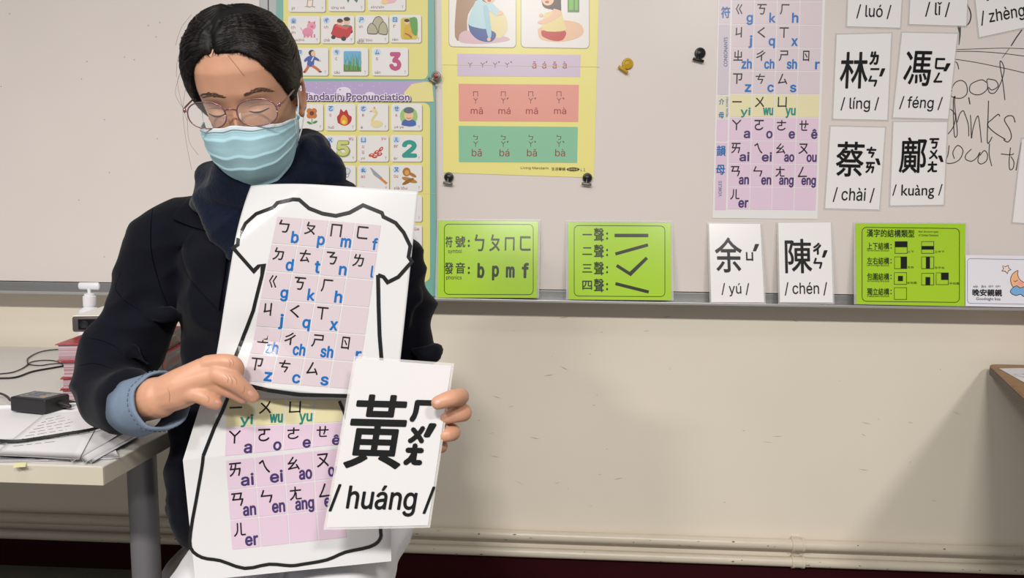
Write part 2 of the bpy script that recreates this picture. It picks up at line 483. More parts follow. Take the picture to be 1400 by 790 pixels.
# ------------------------------------------------------------------ bopomofo grids
ROWS = [["ㄅb", "ㄆp", "ㄇm", "ㄈf"], ["ㄉd", "ㄊt", "ㄋn", "ㄌl"], ["ㄍg", "ㄎk", "ㄏh"], ["ㄐj", "ㄑq", "ㄒx"], ["ㄓzh", "ㄔch", "ㄕsh", "ㄖr"],
        ["ㄗz", "ㄘc", "ㄙs"], ["一yi", "ㄨwu", "ㄩyu"], ["ㄚa", "ㄛo", "ㄜe", "ㄝê"], ["ㄞai", "ㄟei", "ㄠao", "ㄡou"], ["ㄢan", "ㄣen", "ㄤang", "ㄥeng"], ["ㄦer"]]
RCOL = ['#e3d3da'] * 6 + ['#efe6b8'] + ['#ebd0e3'] * 4
TCOL = ['#1273c4'] * 6 + ['#2a8f86'] + ['#4b3a72'] * 4
def grid(S, quad, r0, nr, gap=1.6, k=1.0):
    TL, TR, BR, BL = [Vector(q) for q in quad]
    def B(a, b): return TL * (1 - a) * (1 - b) + TR * a * (1 - b) + BR * a * b + BL * (1 - a) * b
    for j in range(nr):
        row = ROWS[r0 + j]
        for i in range(4):
            q = [B(i / 4, j / nr), B((i + 1) / 4, j / nr), B((i + 1) / 4, (j + 1) / nr), B(i / 4, (j + 1) / nr)]
            w = (q[1] - q[0]).length; h = (q[3] - q[0]).length; g = gap
            c = (q[0] + q[2]) / 2
            qq = [p + (c - p).normalized() * g * .9 for p in q]
            S.quad(qq, RCOL[r0 + j], 1, 'grid_cells', sub=2)
            if i < len(row):
                z = row[i][0]; la = row[i][1:]
                ex, dn = S.ex, -S.ey
                p = q[0] + ex * w * .33 + dn * h * .34
                if z == '一': S.text(p.x, p.y, w * .42, h * .055, z, '#161616', 3, 'phonetic_symbols', bold=.01)
                else: S.text(p.x, p.y, (w * .40 if z not in 'ㄟㄑ' else w * .36) * (.7 if z in 'ㄖㄐㄍ' else 1), h * .44, z, '#161616', 3, 'phonetic_symbols', bold=.012)
                hh = {'g': .40, 'p': .40, 'q': .40, 'j': .52, 'a': .3, 'o': .3, 'e': .3, 'm': .3, 'n': .3, 'x': .3, 'c': .3, 's': .3, 'r': .3, 'z': .3, 'ai': .38, 'ei': .38, 'ao': .3, 'ou': .3, 'an': .3, 'en': .3, 'er': .3, 'ang': .4, 'eng': .4, 'wu': .3}.get(la, .40)
                ww = {1: .25, 2: .42, 3: .62}[len(la)]
                if la in 'lijftr': ww = {'l': .065, 'j': .13, 'f': .17, 't': .17, 'r': .17}.get(la, ww)
                if la == 'm': ww = .36
                desc = .1 if la in ('g', 'p', 'q', 'j', 'ang', 'eng', 'yi', 'yu') else 0
                base = q[0] + ex * w * (.95 - ww / 2 - .02) + dn * h * (.9 - hh / 2 + desc)
                S.text(base.x, base.y, w * ww, h * hh, la, TCOL[r0 + j], 3, 'romanised_letters', bold=.022)

# wall chart of the phonetic symbols
t = thing('phonetic_chart', 'long pink and yellow phonetic symbol chart hanging flat on the whiteboard', 'chart')
S = Sheet(t, [(984.5, -82), (1131, -82), (1117.5, 299.5), (974, 298)], *wall_plane(.0012), gloss=.33, paper='#f1eeed')
ys = [-61, -29, 3, 34.5, 66.5, 98.5, 130.5, 162.5, 194.5, 226, 257.5, 287.5]
def gx(y, k): # column line k at height y
    a = (1000.6, 1031.8, 1062.7, 1094, 1125)[k]; b = (994.3, 1024.6, 1054.5, 1085.5, 1115.7)[k]
    return a + (b - a) * y / 287
grid(S, [(gx(-61, 0), -61.5), (gx(-61, 4), -61), (gx(287, 4), 288), (gx(287, 0), 286.5)], 0, 11, gap=1.0)
for y0, y1, c in ((-61, 32, '#e3d3da'), (33.5, 129.5, '#d9ccd6'), (131, 161.5, '#e9e3c6'), (163, 193, '#ebd0e3'), (195, 287, '#e8cce0')):
    a0, b0 = gx(y0, 0) - 17, gx(y0, 0) - 2; a1, b1 = gx(y1, 0) - 17, gx(y1, 0) - 2
    S.quad([(a0, y0), (b0, y0), (b1, y1), (a1, y1)], c, 1, 'margin_labels')
S.text(992, 17, 12, 15, '符', '#1e6fb4', 3, 'margin_labels', bold=.02)
S.text(993, -22, 12, 15, '聲', '#1e6fb4', 3, 'margin_labels', bold=.02)
S.text(992, 71, 40, 5, 'CONSONANTS', '#2a5d9a', 3, 'margin_labels', bold=.01, rot=-pi / 2)
S.text(986.5, 139, 7, 8, '介', '#1e6fb4', 3, 'margin_labels', bold=.02)
S.text(986, 157.5, 7, 8, '母', '#1e6fb4', 3, 'margin_labels', bold=.02)
S.text(994, 146, 27, 3, 'MEDIAL VOWELS', '#2a5d9a', 3, 'margin_labels', rot=-pi / 2)
S.text(986, 206, 12, 14, '韻', '#1e6fb4', 3, 'margin_labels', bold=.02)
S.text(985, 232, 12, 13, '母', '#1e6fb4', 3, 'margin_labels', bold=.02)
S.text(984.5, 258, 21, 4.5, 'VOWLES', '#2a5d9a', 3, 'margin_labels', bold=.01, rot=-pi / 2)
S.done()

# ------------------------------------------------------------------ surname cards
M_lam = mat('clear_laminate', '#e8e6e4', rough=.15, alpha=.35)
def card(name, label, group, corners, plane, items, lam=2.2, gloss=.22, paper='#f4f1f0', curl=None, cat='card', lamination=True):
    t = thing(name, label, cat, group)
    S = Sheet(t, corners, plane[0], plane[1], gloss=gloss, paper=paper, curl=curl)
    if lamination:
        TL, TR, BR, BL = S.c; ex, ey = S.ex, S.ey
        L = [TL + (-ex + ey) * lam, TR + (ex + ey) * lam, BR + (ex - ey) * lam, BL + (-ex - ey) * lam]
        mbl = MB(); vs = [S.m(q.x, q.y) - S.n * .0007 for q in L]
        mbl.add(vs + [v - S.n * .0003 for v in vs], [(0, 3, 2, 1), (4, 5, 6, 7), (0, 1, 5, 4), (1, 2, 6, 5), (2, 3, 7, 6), (3, 0, 4, 7)], M_lam)
        mbl.build('clear_laminate_rim', t, False)
    for it in items:
        kw = it[6] if len(it) > 6 else {}
        S.text(it[1], it[2], it[3], it[4], it[0], '#0e0e0e', 3, it[5], **kw)
    S.done(); return t
HZ, BP, PY = 'chinese_character', 'phonetic_symbols', 'romanised_name'
G = 'surname cards on the whiteboard'
B1 = {'fat': .011}; B2 = {'fat': .055}; B0 = {'bold': .004}
card('surname_card', 'white card reading luó, cut by the picture top beside the pink chart', G, [(1162.5, -80), (1237.5, -79), (1230.5, 38), (1158, 36)], wall_plane(.0015),
     [('羅', 1190, -32, 38, 40, HZ, B1), ('ㄌ', 1219, -46, 11, 14, BP, B2), ('ㄨ', 1219, -31, 10, 12, BP, B2), ('ㄛ', 1218, -17, 10, 12, BP, B2), ('/ luó /', 1194.6, 16, 47, 19, PY, B0)])
card('surname_card', 'white card reading lǐ, at the picture top above the féng card', G, [(1248.5, -81), (1326, -80), (1321, 35.5), (1243, 33)], wall_plane(.0015),
     [('李', 1274, -34, 38, 40, HZ, B1), ('ㄌ', 1303, -42, 11, 14, BP, B2), ('一', 1303, -28, 11, 2, BP, B2), ('/ lǐ /', 1281.6, 13, 33, 20, PY, B0)])
card('surname_card', 'white card reading zhèng, tilted in the top right corner', G, [(1326, -72), (1404, -84), (1418, 34), (1339, 51)], wall_plane(.0015),
     [('鄭', 1352, -24, 38, 40, HZ, B1), ('ㄓ', 1385, -34, 11, 14, BP, B2), ('ㄥ', 1386, -16, 11, 12, BP, B2), ('ˋ', 1349, -1, 5, 4, BP, B2), ('/ zhèng /', 1376.5, 20, 73, 22, PY, B0)])
card('surname_card', 'white card with 林 and líng, right beside the pink phonetic chart', G, [(1144, 47.5), (1218.6, 45.6), (1213, 164), (1139, 162.5)], wall_plane(.0015),
     [('林', 1167.5, 96, 37, 49, HZ, B1), ('ㄌ', 1195, 79.5, 11, 17, BP, B2), ('一', 1196, 94.5, 12, 2.4, BP, B2), ('ㄣ', 1193, 111, 11, 14, BP, B2), ('ˊ', 1206, 99, 7, 10, BP, B2), ('/ líng /', 1175.3, 143, 52, 20, PY, B0)])
card('surname_card', 'white card with 馮 and féng, under the lǐ card', G, [(1233.4, 44.8), (1309, 46.3), (1296, 162.5), (1220.8, 160.6)], wall_plane(.0015),
     [('馮', 1254.5, 93.5, 36, 47, HZ, B1), ('ㄈ', 1285, 87, 12, 14, BP, B2), ('ㄥ', 1282.5, 106, 11, 13, BP, B2), ('ˊ', 1294.5, 92, 8, 10, BP, B2), ('/ féng /', 1258.8, 142, 58, 20, PY, B0)], gloss=.16)
card('surname_card', 'white card with 蔡 and chài, beneath the líng card', G, [(1135.8, 173), (1210, 174.6), (1201.9, 286.6), (1128, 284.7)], wall_plane(.0015),
     [('蔡', 1162, 217.5, 37, 47, HZ, B1), ('ㄘ', 1191, 208, 12, 14, BP, B2), ('ㄞ', 1189.5, 229, 11, 14, BP, B2), ('ˋ', 1200, 221, 7, 8, BP, B2), ('/ chài /', 1167, 266.5, 56, 20, PY, B0)])
card('surname_card', 'white card with 鄺 and kuàng, beneath the féng card', G, [(1221.6, 167), (1295, 167), (1290, 280), (1217, 281)], wall_plane(.0015),
     [('鄺', 1248, 212, 36, 48, HZ, B1), ('ㄎ', 1277, 196, 12, 13, BP, B2), ('ㄨ', 1276, 211, 11, 12, BP, B2), ('ㄤ', 1274.5, 228, 12, 14, BP, B2), ('ˋ', 1286, 217, 7, 8, BP, B2), ('/ kuàng /', 1254, 262, 68, 20, PY, B0)], gloss=.16)
card('surname_card', 'white card with 余 and yú, standing on the pen tray', G, [(969.3, 305.4), (1039.4, 306), (1044.8, 413.2), (972.5, 413)], lean_plane(),
     [('余', 996, 348.5, 36, 47, HZ, B1), ('ㄩ', 1024.5, 350.5, 9, 11, BP, B2), ('ˊ', 1033.5, 338.5, 8, 9, BP, B2), ('/ yú /', 1005.3, 396, 38, 18, PY, B0)])
card('surname_card', 'white card with 陳 and chén, standing on the pen tray', G, [(1064, 304.5), (1135.8, 303.8), (1138.7, 413.5), (1066.4, 413)], lean_plane(),
     [('陳', 1091.5, 350, 36, 46, HZ, B1), ('ㄔ', 1117, 340, 10, 15, BP, B2), ('ㄣ', 1118, 360, 11, 14, BP, B2), ('ˊ', 1127.5, 347, 7, 9, BP, B2), ('/ chén /', 1101.7, 394.8, 58, 18, PY, B0)])
card('blank_card', 'plain white card cut by the right picture edge, beside the handwriting', None, [(1397.5, 190), (1470, 192), (1460, 309), (1384.5, 304)], wall_plane(.0015), [])

# ------------------------------------------------------------------ green cards on the tray
GR = '#a9d32a'; DK = '#26331a'
def gcard(label, corners):
    t = thing('green_card', label, 'card', 'lime green cards on the pen tray')
    pl = lean_plane()
    S = Sheet(t, corners, *pl, gloss=.22, paper=GR)
    TL, TR, BR, BL = S.c; ex, ey = S.ex, S.ey
    L = [TL + (-ex + ey) * 3, TR + (ex + ey) * 3, BR + ex * 3 - ey * .5, BL - ex * 3 - ey * .5]
    m_ = MB(); vs = [S.m(q.x, q.y) - S.n * .0007 for q in L]
    m_.add(vs + [v - S.n * .0003 for v in vs], [(0, 3, 2, 1), (4, 5, 6, 7), (0, 1, 5, 4), (1, 2, 6, 5), (2, 3, 7, 6), (3, 0, 4, 7)], M_lam)
    m_.build('clear_laminate_rim', t, False)
    return S
def zz(x, y, a=.2429, ox=590, oy=290): return (ox + x * a, oy + y * a)
S = gcard('lime green card of symbols and phonics, bpmf, nearest the teacher', [(600, 302), (735.7, 302.6), (734, 407), (598, 406.5)])
S.line(S.rr_pts(607.5, 306.5, 729, 402.5, 6), .8, DK, 2, 'border_line', closed=True)
for st, x, y, w, h in (('符', 98, 167, 33, 60), ('號', 162, 166, 48, 62), ('發', 98, 315, 42, 64), ('音', 162, 314, 46, 62)):
    q = zz(x, y); S.text(q[0], q[1], w * .2429 * 1.15, h * .2429, st, DK, bold=.012)
for y in (162, 189, 314, 341):
    q = zz(210, y); S.ell(q[0], q[1], 1.5, 1.7, DK, 3, 'lettering', n=10)
for st, x, y, w, h in (('ㄅ', 270, 172, 52, 92), ('ㄆ', 355, 172, 56, 92), ('ㄇ', 440, 178, 52, 72), ('ㄈ', 528, 176, 58, 78)):
    q = zz(x, y); S.text(q[0], q[1], w * .2429, h * .2429, st, DK, part='phonetic_symbols', bold=.014)
for st, x, y, w, h in (('b', 278, 328, 32, 78), ('p', 360, 342, 32, 76), ('m', 443, 337, 42, 56), ('f', 528, 328, 32, 78)):
    q = zz(x, y); S.text(q[0], q[1], w * .2429, h * .2429, st, DK, part='romanised_letters', bold=.025)
q = zz(132, 222); S.text(q[0], q[1], 19, 6.5, 'symbol', DK, part='captions')
q = zz(126, 370); S.text(q[0], q[1], 21, 6.5, 'phonics', DK, part='captions')
S.done()
S = gcard('lime green card of the four tones with thick black strokes', [(776.5, 304), (916.7, 304.6), (918, 410.3), (777, 409)])
S.line(S.rr_pts(785, 308.5, 909, 405, 6), .8, DK, 2, 'border_line', closed=True)
for k, (st, y) in enumerate((('一', 130), ('二', 223), ('三', 320), ('四', 415))):
    q = zz(876, y); h = {'一': 1.6, '二': 10, '三': 11, '四': 12}[st]
    S.text(q[0], q[1] - 1, 13, h, st, DK, bold=.012)
    q = zz(942, y - 3); S.text(q[0], q[1], 13, 18, '聲', DK, bold=.012)
    for dy in (-10, 18):
        q = zz(988, y + dy); S.ell(q[0], q[1], 1.3, 1.6, DK, 3, 'lettering', n=10)
for a, b in (((1030, 131), (1220, 131)), ((1035, 235), (1218, 184)), ((1035, 402), (1222, 449))):
    S.line([zz(*a), zz(*b)], 4.6 if a[1] < 140 else 4.2, '#2b2d20', 2, 'tone_mark')
S.line([zz(1042, 300), zz(1118, 348), zz(1212, 257)], 4.2, '#2b2d20', 2, 'tone_mark')
S.done()
S = gcard('lime green card of character structure types with small black squares', [(1170, 305.4), (1320, 306), (1318.6, 418.5), (1170.8, 415.5)])
Z7 = lambda x, y: zz(x, y, .3214, 950, 290)
S.line(S.rr_pts(1178.5, 311.5, 1311.5, 412.5, 6), .8, DK, 2, 'border_line', closed=True)
q = Z7(832, 90); S.text(q[0], q[1], 65, 10.5, '漢字的結構類型', DK, bold=.012)
q = Z7(993, 84); S.text(q[0], q[1], 27, 3, 'Main Structure types', DK, part='captions'); q = Z7(993, 98); S.text(q[0], q[1], 27, 3, 'of Chinese Characters', DK, part='captions')
for st, cap, y in (('上下結構', 'Up and Down Structure', 144), ('左右結構', 'Left and Right Structure', 207), ('包圍結構', 'Surrounding Structure', 274), ('獨立結構', 'Independent Structure', 338)):
    q = Z7(779, y); S.text(q[0], q[1], 30, 9.5, st, DK, bold=.01)
    q = Z7(834, y); S.ell(q[0], q[1] - 1.8, .8, .9, DK, 3, 'lettering', n=8); S.ell(q[0], q[1] + 2.6, .8, .9, DK, 3, 'lettering', n=8)
    q = Z7(779, y + 20); S.text(q[0], q[1], 30, 2.8, cap, DK, part='captions')
def sq(x0, y0, fill):
    a = Z7(x0, y0); b = Z7(x0 + 52, y0 + 50)
    S.line([(a[0], a[1]), (b[0], a[1]), (b[0], b[1]), (a[0], b[1])], .7, DK, 2, 'structure_diagrams', closed=True)
    if fill:
        w, h = b[0] - a[0], b[1] - a[1]
        S.rect(a[0] + w * fill[0], a[1] + h * fill[1], a[0] + w * fill[2], a[1] + h * fill[3], '#15180f', 3, 'structure_diagrams')
sq(851, 125, (0, 0, 1, .48)); sq(964, 125, (0, .38, 1, .68)); sq(849, 190, (.5, 0, 1, 1)); sq(964, 190, (.35, 0, .68, 1))
sq(848, 257, (.3, .28, .7, .72)); sq(964, 260, (.32, .32, .7, 1)); sq(1026, 258, (.4, 0, 1, .6)); sq(848, 321, None)
for x, y, st in ((917, 168, '上下'), (1040, 168, '上中下'), (917, 234, '左右'), (1040, 236, '左中右'), (922, 300, '全包圍'), (1103, 303, '半包圍')):
    q = Z7(x, y); S.text(q[0], q[1], 4.5 * len(st), 3, st, DK, part='captions')
S.done()
# moon card
t = thing('goodnight_card', 'white laminated card with moon, cloud and star at the tray end', 'card')
S = Sheet(t, [(1320, 348.5), (1452, 350.5), (1452, 421), (1320, 418.5)], *lean_plane(.046, .010), gloss=.2, paper='#eceaf1')
S.line(S.rr_pts(1322.5, 354.5, 1448, 415.5, 4), .7, '#8d97ad', 2, 'border_line', closed=True)
def zm(p): return [(1310 + x * 90 / 790, 340 + y * 90 / 790) for x, y in p]
star = [(530, 205), (565, 215), (600, 200), (605, 235), (632, 250), (600, 265), (590, 297), (562, 270), (522, 265), (545, 240)]
S.poly(zm(star), '#f7dfd3', 1); S.line(zm(star), .8, '#40303a', 2, closed=True)
moon = [(718, 258), (670, 285), (635, 330), (628, 390), (650, 450), (700, 485), (780, 500), (850, 480), (895, 420), (840, 425), (780, 400), (735, 365), (712, 310)]
S.poly(zm(moon), '#f6bd8d', 1, smooth=3); S.line(zm(moon), .8, '#40303a', 2, closed=True, smooth=3)
S.ell(*zm([(745, 415)])[0], 4, 2.4, '#f7a7a4', 2)
S.line(zm([(664, 385), (685, 395), (712, 375)]), .7, '#40303a', 3)
cloud = [(655, 465), (700, 445), (740, 470), (790, 455), (860, 460), (900, 520), (870, 575), (790, 575), (745, 545), (700, 560), (650, 545), (622, 510)]
S.poly(zm(cloud), '#7fb4e2', 3, smooth=3); S.line(zm(cloud), .8, '#40303a', 4, closed=True, smooth=3)
S.text(1349.5, 400, 40, 9, '晚安親親', '#1c1c1c', bold=.03)
S.text(1351, 409, 33, 5, 'Goodnight kiss', '#3a3a3a', part='captions')
for x, st in ((1333.5, 'wǎn'), (1344.5, 'ān'), (1354.5, 'qīn'), (1364, 'qīn')): S.text(x, 391.5, 6.5, 3.4, st, '#333333', part='captions')
S.done()

# ------------------------------------------------------------------ yellow Living Mandarin poster
t = thing('tone_poster', 'yellow poster of vowel tones held by two clips between the cards', 'poster')
S = Sheet(t, [(602, -118), (822, -118), (812, 243), (606, 236)], *wall_plane(.0012), gloss=.3, paper='#f4e98f')
def z3(x, y): return (590 + x * .3292, y * .3292)
for x0, x1, yb in ((613.5, 706, 65), (712, 806, 66)):
    S.rr(x0, -60, x1, yb, 6, '#8d8a5e', 1, 'picture_panels'); S.rr(x0 + .6, -59, x1 - .6, yb - .7, 5.6, '#f4efea', 2, 'picture_panels')
# left picture: seated girl in pale blouse; right picture: girl in red skirt
A = 'illustration'
S.poly([(626, -20), (660, -15), (640, 20), (638, 50), (622, 50)], '#b08a6a', 3, A, smooth=4)
S.poly([(628, 48), (640, 42), (690, 50), (694, 56), (660, 60), (630, 58)], '#e2bcc4', 3, A, smooth=4)
S.poly([(672, 5), (690, 20), (694, 40), (682, 52), (660, 40), (662, 15)], '#efe0a6', 3, A, smooth=4)
S.poly([(640, 30), (662, 38), (678, 46), (672, 57), (655, 55), (643, 44)], '#39539a', 4, A, smooth=4)
S.poly([(650, 2), (664, -3), (674, 5), (683, 15), (680, 22), (668, 16), (668, 38), (652, 38), (640, 32), (645, 14)], '#bfe0e6', 5, A, smooth=4)
S.poly([(660, 8), (667, 10), (672, 46), (668, 52), (664, 36)], '#a9d2dc', 6, A, smooth=4)
S.ell(667, -8, 11, 12, '#5b3320', 5, A); S.ell(669, -4, 8.5, 8.5, '#f6c9a6', 6, A); S.ell(669, 1, 2.6, 1.8, '#c8423a', 7, A)
S.ell(684, 18, 4, 3, '#f6c9a6', 6, A); S.ell(668.5, 54, 2.6, 2.6, '#f6c9a6', 6, A)
S.rect(776, -25, 792, 17, '#6d8a54', 3, A); S.rect(778, -22, 784, 14, '#7cc651', 4, A); S.rect(786, -22, 790, 14, '#7cc651', 4, A)
S.poly([(735, 40), (760, 28), (792, 32), (796, 48), (770, 57), (740, 54)], '#f3c6a0', 3, A, smooth=4)
S.poly([(740, 42), (772, 42), (770, 54), (758, 56), (742, 50)], '#c8362c', 4, A, smooth=4)
S.poly([(745, 18), (765, 14), (771, 30), (772, 42), (742, 41)], '#f1dc97', 5, A, smooth=4)
S.poly([(757, 12), (768, 16), (763, 24), (744, 33), (735, 30), (752, 22)], '#f5c8a5', 6, A, smooth=4)
S.poly([(740, -18), (764, -20), (767, 4), (766, 22), (757, 14), (742, 8)], '#4a2a1c', 5, A, smooth=4)
S.ell(749, -1, 8.5, 9, '#f6c9a6', 7, A); S.ell(748, 3, 2.8, 1.8, '#c8423a', 8, A)
S.ell(740, 21, 3, 2.4, '#f6c9a6', 7, A)
for x0, y0, x1, y1, c in ((625, 73.5, 794, 104, '#d9c6dc'), (627, 114.5, 791.5, 165.5, '#eda394'), (627, 172, 790, 221.5, '#8fc9a4')):
    S.quad([(x0, y0), (x1, y0 + 1.5), (x1 - 1, y1 + 1), (x0 + .5, y1)], c, 1, 'colour_panels')
for x, st in ((160, ''), (212, 'ˊ'), (264, 'ˇ'), (314, 'ˋ')):
    q = z3(x, 270); S.text(q[0], q[1], 6, 7, 'ㄚ', '#5a3a4a', part='phonetic_symbols')
    if st: S.text(q[0] + 5.4, q[1] - 4, 2.6, 2.2, st, '#5a3a4a', part='phonetic_symbols')
for x, st in ((427, 'ā'), (468, 'á'), (511, 'ǎ'), (553, 'à')):
    q = z3(x, 270); S.text(q[0], q[1], 5.6, 9.5, st, '#a3313c', part='romanised_letters')
for yb, con, la in ((0, 'ㄇ', 'm'), (180, 'ㄅ', 'b')):
    for k, x in enumerate((183, 298, 412, 529)):
        q = z3(x, 390 + yb); S.text(q[0], q[1], 6.5, 6.5, con, '#4a3040', part='phonetic_symbols')
        q = z3(x, 418 + yb); S.text(q[0], q[1], 6, 7.5, 'ㄚ', '#4a3040', part='phonetic_symbols')
        if k: S.text(q[0] + 6, q[1] - 3, 2.6, 2.4, 'ˊˇˋ'[k - 1], '#4a3040', part='phonetic_symbols')
        q = z3(x + 5, (460 if yb == 0 else 634) + 0); S.text(q[0], q[1], 16.5 if yb == 0 else 13.5, 9 if yb == 0 else 10, la + 'āáǎà'[k], '#a3313c', part='romanised_letters')
S.text(731, 230, 38, 4, 'Living Mandarin', '#4a4020', part='captions'); S.text(763.5, 231, 19, 4.5, '生活華語', '#3a3018', part='captions', bold=.01)
S.ell(783.5, 231.5, 9, 2.6, '#3a3525', 2, 'captions'); S.text(783.5, 231.5, 13, 2.8, '自學版本', '#e9dd90', 4, 'captions'); S.text(797, 232, 6, 4, 'L 1', '#4a4020', part='captions')
S.line([(604.5, 88.5), (820, 91.5)], .5, '#e6da86', 4, 'fold_crease')
S.done()

# ------------------------------------------------------------------ teal Mandarin Pronunciation poster
t = thing('pronunciation_poster', 'teal bordered Mandarin Pronunciation poster of picture cards behind the teacher', 'poster')
S = Sheet(t, [(377, -90), (593, -90), (597, 404.5), (380, 402)], *wall_plane(.0105), gloss=.4, paper='#79b3a6')
S.rr(387.5, -80, 585, 108, 8, '#e9df86', 1, 'yellow_panels')
S.quad([(396, 111), (591, 111), (593, 139.5), (396, 139)], '#b9a4cf', 2, 'title_band')
S.poly([(551, 139), (553, 126), (563, 115), (580, 112), (591, 112), (593, 139)], '#ebdf90', 3, 'title_band', smooth=0)
for x, y, r in ((412, 120, 6), (424, 131, 8), (470, 125, 10), (462, 134, 9), (486, 134, 8), (506, 130, 7), (540, 133, 8), (400, 130, 8)):
    S.ell(x, y, r, r * .62, '#e8e1ee', 3, 'title_band')
for i in range(26): S.ell(random.uniform(405, 548), random.uniform(113, 124), .8, .8, '#d6c6e6', 3, 'title_band', n=8)
S.text(486.8, 133.4, 149, 9.5, 'Mandarin Pronunciation', '#4a3550', 4, 'poster_title', bold=.01, fat=.15)
S.text(485.5, 132.2, 149, 9.5, 'Mandarin Pronunciation', '#f4eef6', 5.2, 'poster_title', bold=.01, fat=.14)
S.text(485.5, 132.2, 149, 9.5, 'Mandarin Pronunciation', '#6e4a80', 6.4, 'poster_title', bold=.012, fat=.02)
S.rr(392, 140, 588, 385, 9, '#e9df86', 1, 'yellow_panels')
S.text(575, 395.5, 17, 4, '注音符號表', '#dfe9e2', 3, 'captions')
BL_ = '#2b5fa8'; RD = '#b23a44'
def pcard(x0, y0, x1, y1, sym='', r1='', r2='', word='', right=''):
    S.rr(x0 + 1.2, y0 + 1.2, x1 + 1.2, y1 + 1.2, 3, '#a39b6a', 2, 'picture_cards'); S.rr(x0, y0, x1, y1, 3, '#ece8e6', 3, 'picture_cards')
    if sym:
        S.ell(x0 + 7.5, y0 + 6.5, 4.8, 4.4, '#c3dcf0', 4, 'picture_cards'); S.text(x0 + 7.5, y0 + 6.5, 5.6, 6, sym, BL_, 6, 'phonetic_symbols', bold=.02)
    if r1: S.text(x0 + 7, y0 + 15.5, 2.8 * len(r1), 3.8, r1, RD, 5, 'romanised_letters')
    if r2: S.text(x0 + 7, y0 + 23, 2.8 * len(r2), 4.6, r2, RD, 5, 'romanised_letters')
    if word: S.text(x0 + 4 + 1.3 * len(word), y1 - 4.5, 2.6 * len(word), 4, word, '#8a4a4a', 5, 'romanised_letters')
    if right: S.text(x1 - 7, y0 + 5, 3.2 * len(right), 4, right, RD, 5, 'romanised_letters')
    S.text(x1 - 4, y1 - 5, 2.4, 4.4, 'ㄚ', '#6a6a72', 5, 'phonetic_symbols')
def q1(x, y): return (370 + x * .19, y * .19)
def Q1(l): return [q1(*p) for p in l]
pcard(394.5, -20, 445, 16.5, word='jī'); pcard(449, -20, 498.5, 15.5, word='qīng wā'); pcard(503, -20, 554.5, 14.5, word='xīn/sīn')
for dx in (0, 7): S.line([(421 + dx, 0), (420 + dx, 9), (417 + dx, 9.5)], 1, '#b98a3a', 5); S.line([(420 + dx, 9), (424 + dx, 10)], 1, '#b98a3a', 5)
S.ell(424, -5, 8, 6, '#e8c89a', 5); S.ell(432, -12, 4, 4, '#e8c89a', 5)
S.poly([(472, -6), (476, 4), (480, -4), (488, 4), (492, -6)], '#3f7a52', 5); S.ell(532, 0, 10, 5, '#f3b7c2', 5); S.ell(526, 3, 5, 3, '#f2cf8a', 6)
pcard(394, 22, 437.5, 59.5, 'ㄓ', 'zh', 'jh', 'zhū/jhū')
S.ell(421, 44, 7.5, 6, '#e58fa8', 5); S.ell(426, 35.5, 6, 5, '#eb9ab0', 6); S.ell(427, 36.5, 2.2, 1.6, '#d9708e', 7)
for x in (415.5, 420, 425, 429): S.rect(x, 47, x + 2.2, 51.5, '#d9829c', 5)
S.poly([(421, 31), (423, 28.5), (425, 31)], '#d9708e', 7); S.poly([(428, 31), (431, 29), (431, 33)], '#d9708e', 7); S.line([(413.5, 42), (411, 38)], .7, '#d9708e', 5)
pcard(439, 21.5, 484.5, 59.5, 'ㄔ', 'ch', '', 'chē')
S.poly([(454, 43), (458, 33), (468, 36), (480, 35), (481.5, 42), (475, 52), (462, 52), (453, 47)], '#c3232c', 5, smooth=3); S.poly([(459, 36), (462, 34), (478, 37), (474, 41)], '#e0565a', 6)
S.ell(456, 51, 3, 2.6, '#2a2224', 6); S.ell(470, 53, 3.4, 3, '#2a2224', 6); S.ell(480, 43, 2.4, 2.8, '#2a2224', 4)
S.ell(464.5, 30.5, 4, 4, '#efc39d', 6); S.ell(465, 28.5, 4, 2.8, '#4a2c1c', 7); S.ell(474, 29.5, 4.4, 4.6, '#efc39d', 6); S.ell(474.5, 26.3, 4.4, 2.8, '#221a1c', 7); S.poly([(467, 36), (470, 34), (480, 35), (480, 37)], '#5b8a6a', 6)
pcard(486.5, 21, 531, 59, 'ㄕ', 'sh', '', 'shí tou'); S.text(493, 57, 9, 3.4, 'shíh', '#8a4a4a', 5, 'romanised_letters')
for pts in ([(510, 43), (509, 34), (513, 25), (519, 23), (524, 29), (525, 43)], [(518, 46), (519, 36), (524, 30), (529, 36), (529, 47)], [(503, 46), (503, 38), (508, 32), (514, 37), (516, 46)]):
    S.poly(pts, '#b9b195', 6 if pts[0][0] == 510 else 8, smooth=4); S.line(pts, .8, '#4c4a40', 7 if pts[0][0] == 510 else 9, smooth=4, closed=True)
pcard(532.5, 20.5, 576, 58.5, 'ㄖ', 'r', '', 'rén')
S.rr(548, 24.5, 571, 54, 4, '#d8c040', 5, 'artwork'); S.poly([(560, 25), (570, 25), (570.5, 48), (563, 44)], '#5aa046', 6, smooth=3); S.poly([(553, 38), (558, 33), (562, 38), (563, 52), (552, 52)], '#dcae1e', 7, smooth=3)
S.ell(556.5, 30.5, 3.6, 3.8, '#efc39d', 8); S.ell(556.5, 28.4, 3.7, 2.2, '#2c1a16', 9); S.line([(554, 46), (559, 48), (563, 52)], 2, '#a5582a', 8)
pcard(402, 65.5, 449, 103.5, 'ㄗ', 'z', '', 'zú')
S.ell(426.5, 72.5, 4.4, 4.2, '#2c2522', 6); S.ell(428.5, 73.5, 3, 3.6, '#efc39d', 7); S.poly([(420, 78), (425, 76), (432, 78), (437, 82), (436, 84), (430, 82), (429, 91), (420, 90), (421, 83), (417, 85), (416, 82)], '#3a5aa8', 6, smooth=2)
S.line([(429, 78), (426, 84)], 1.6, '#e8e0d8', 7)
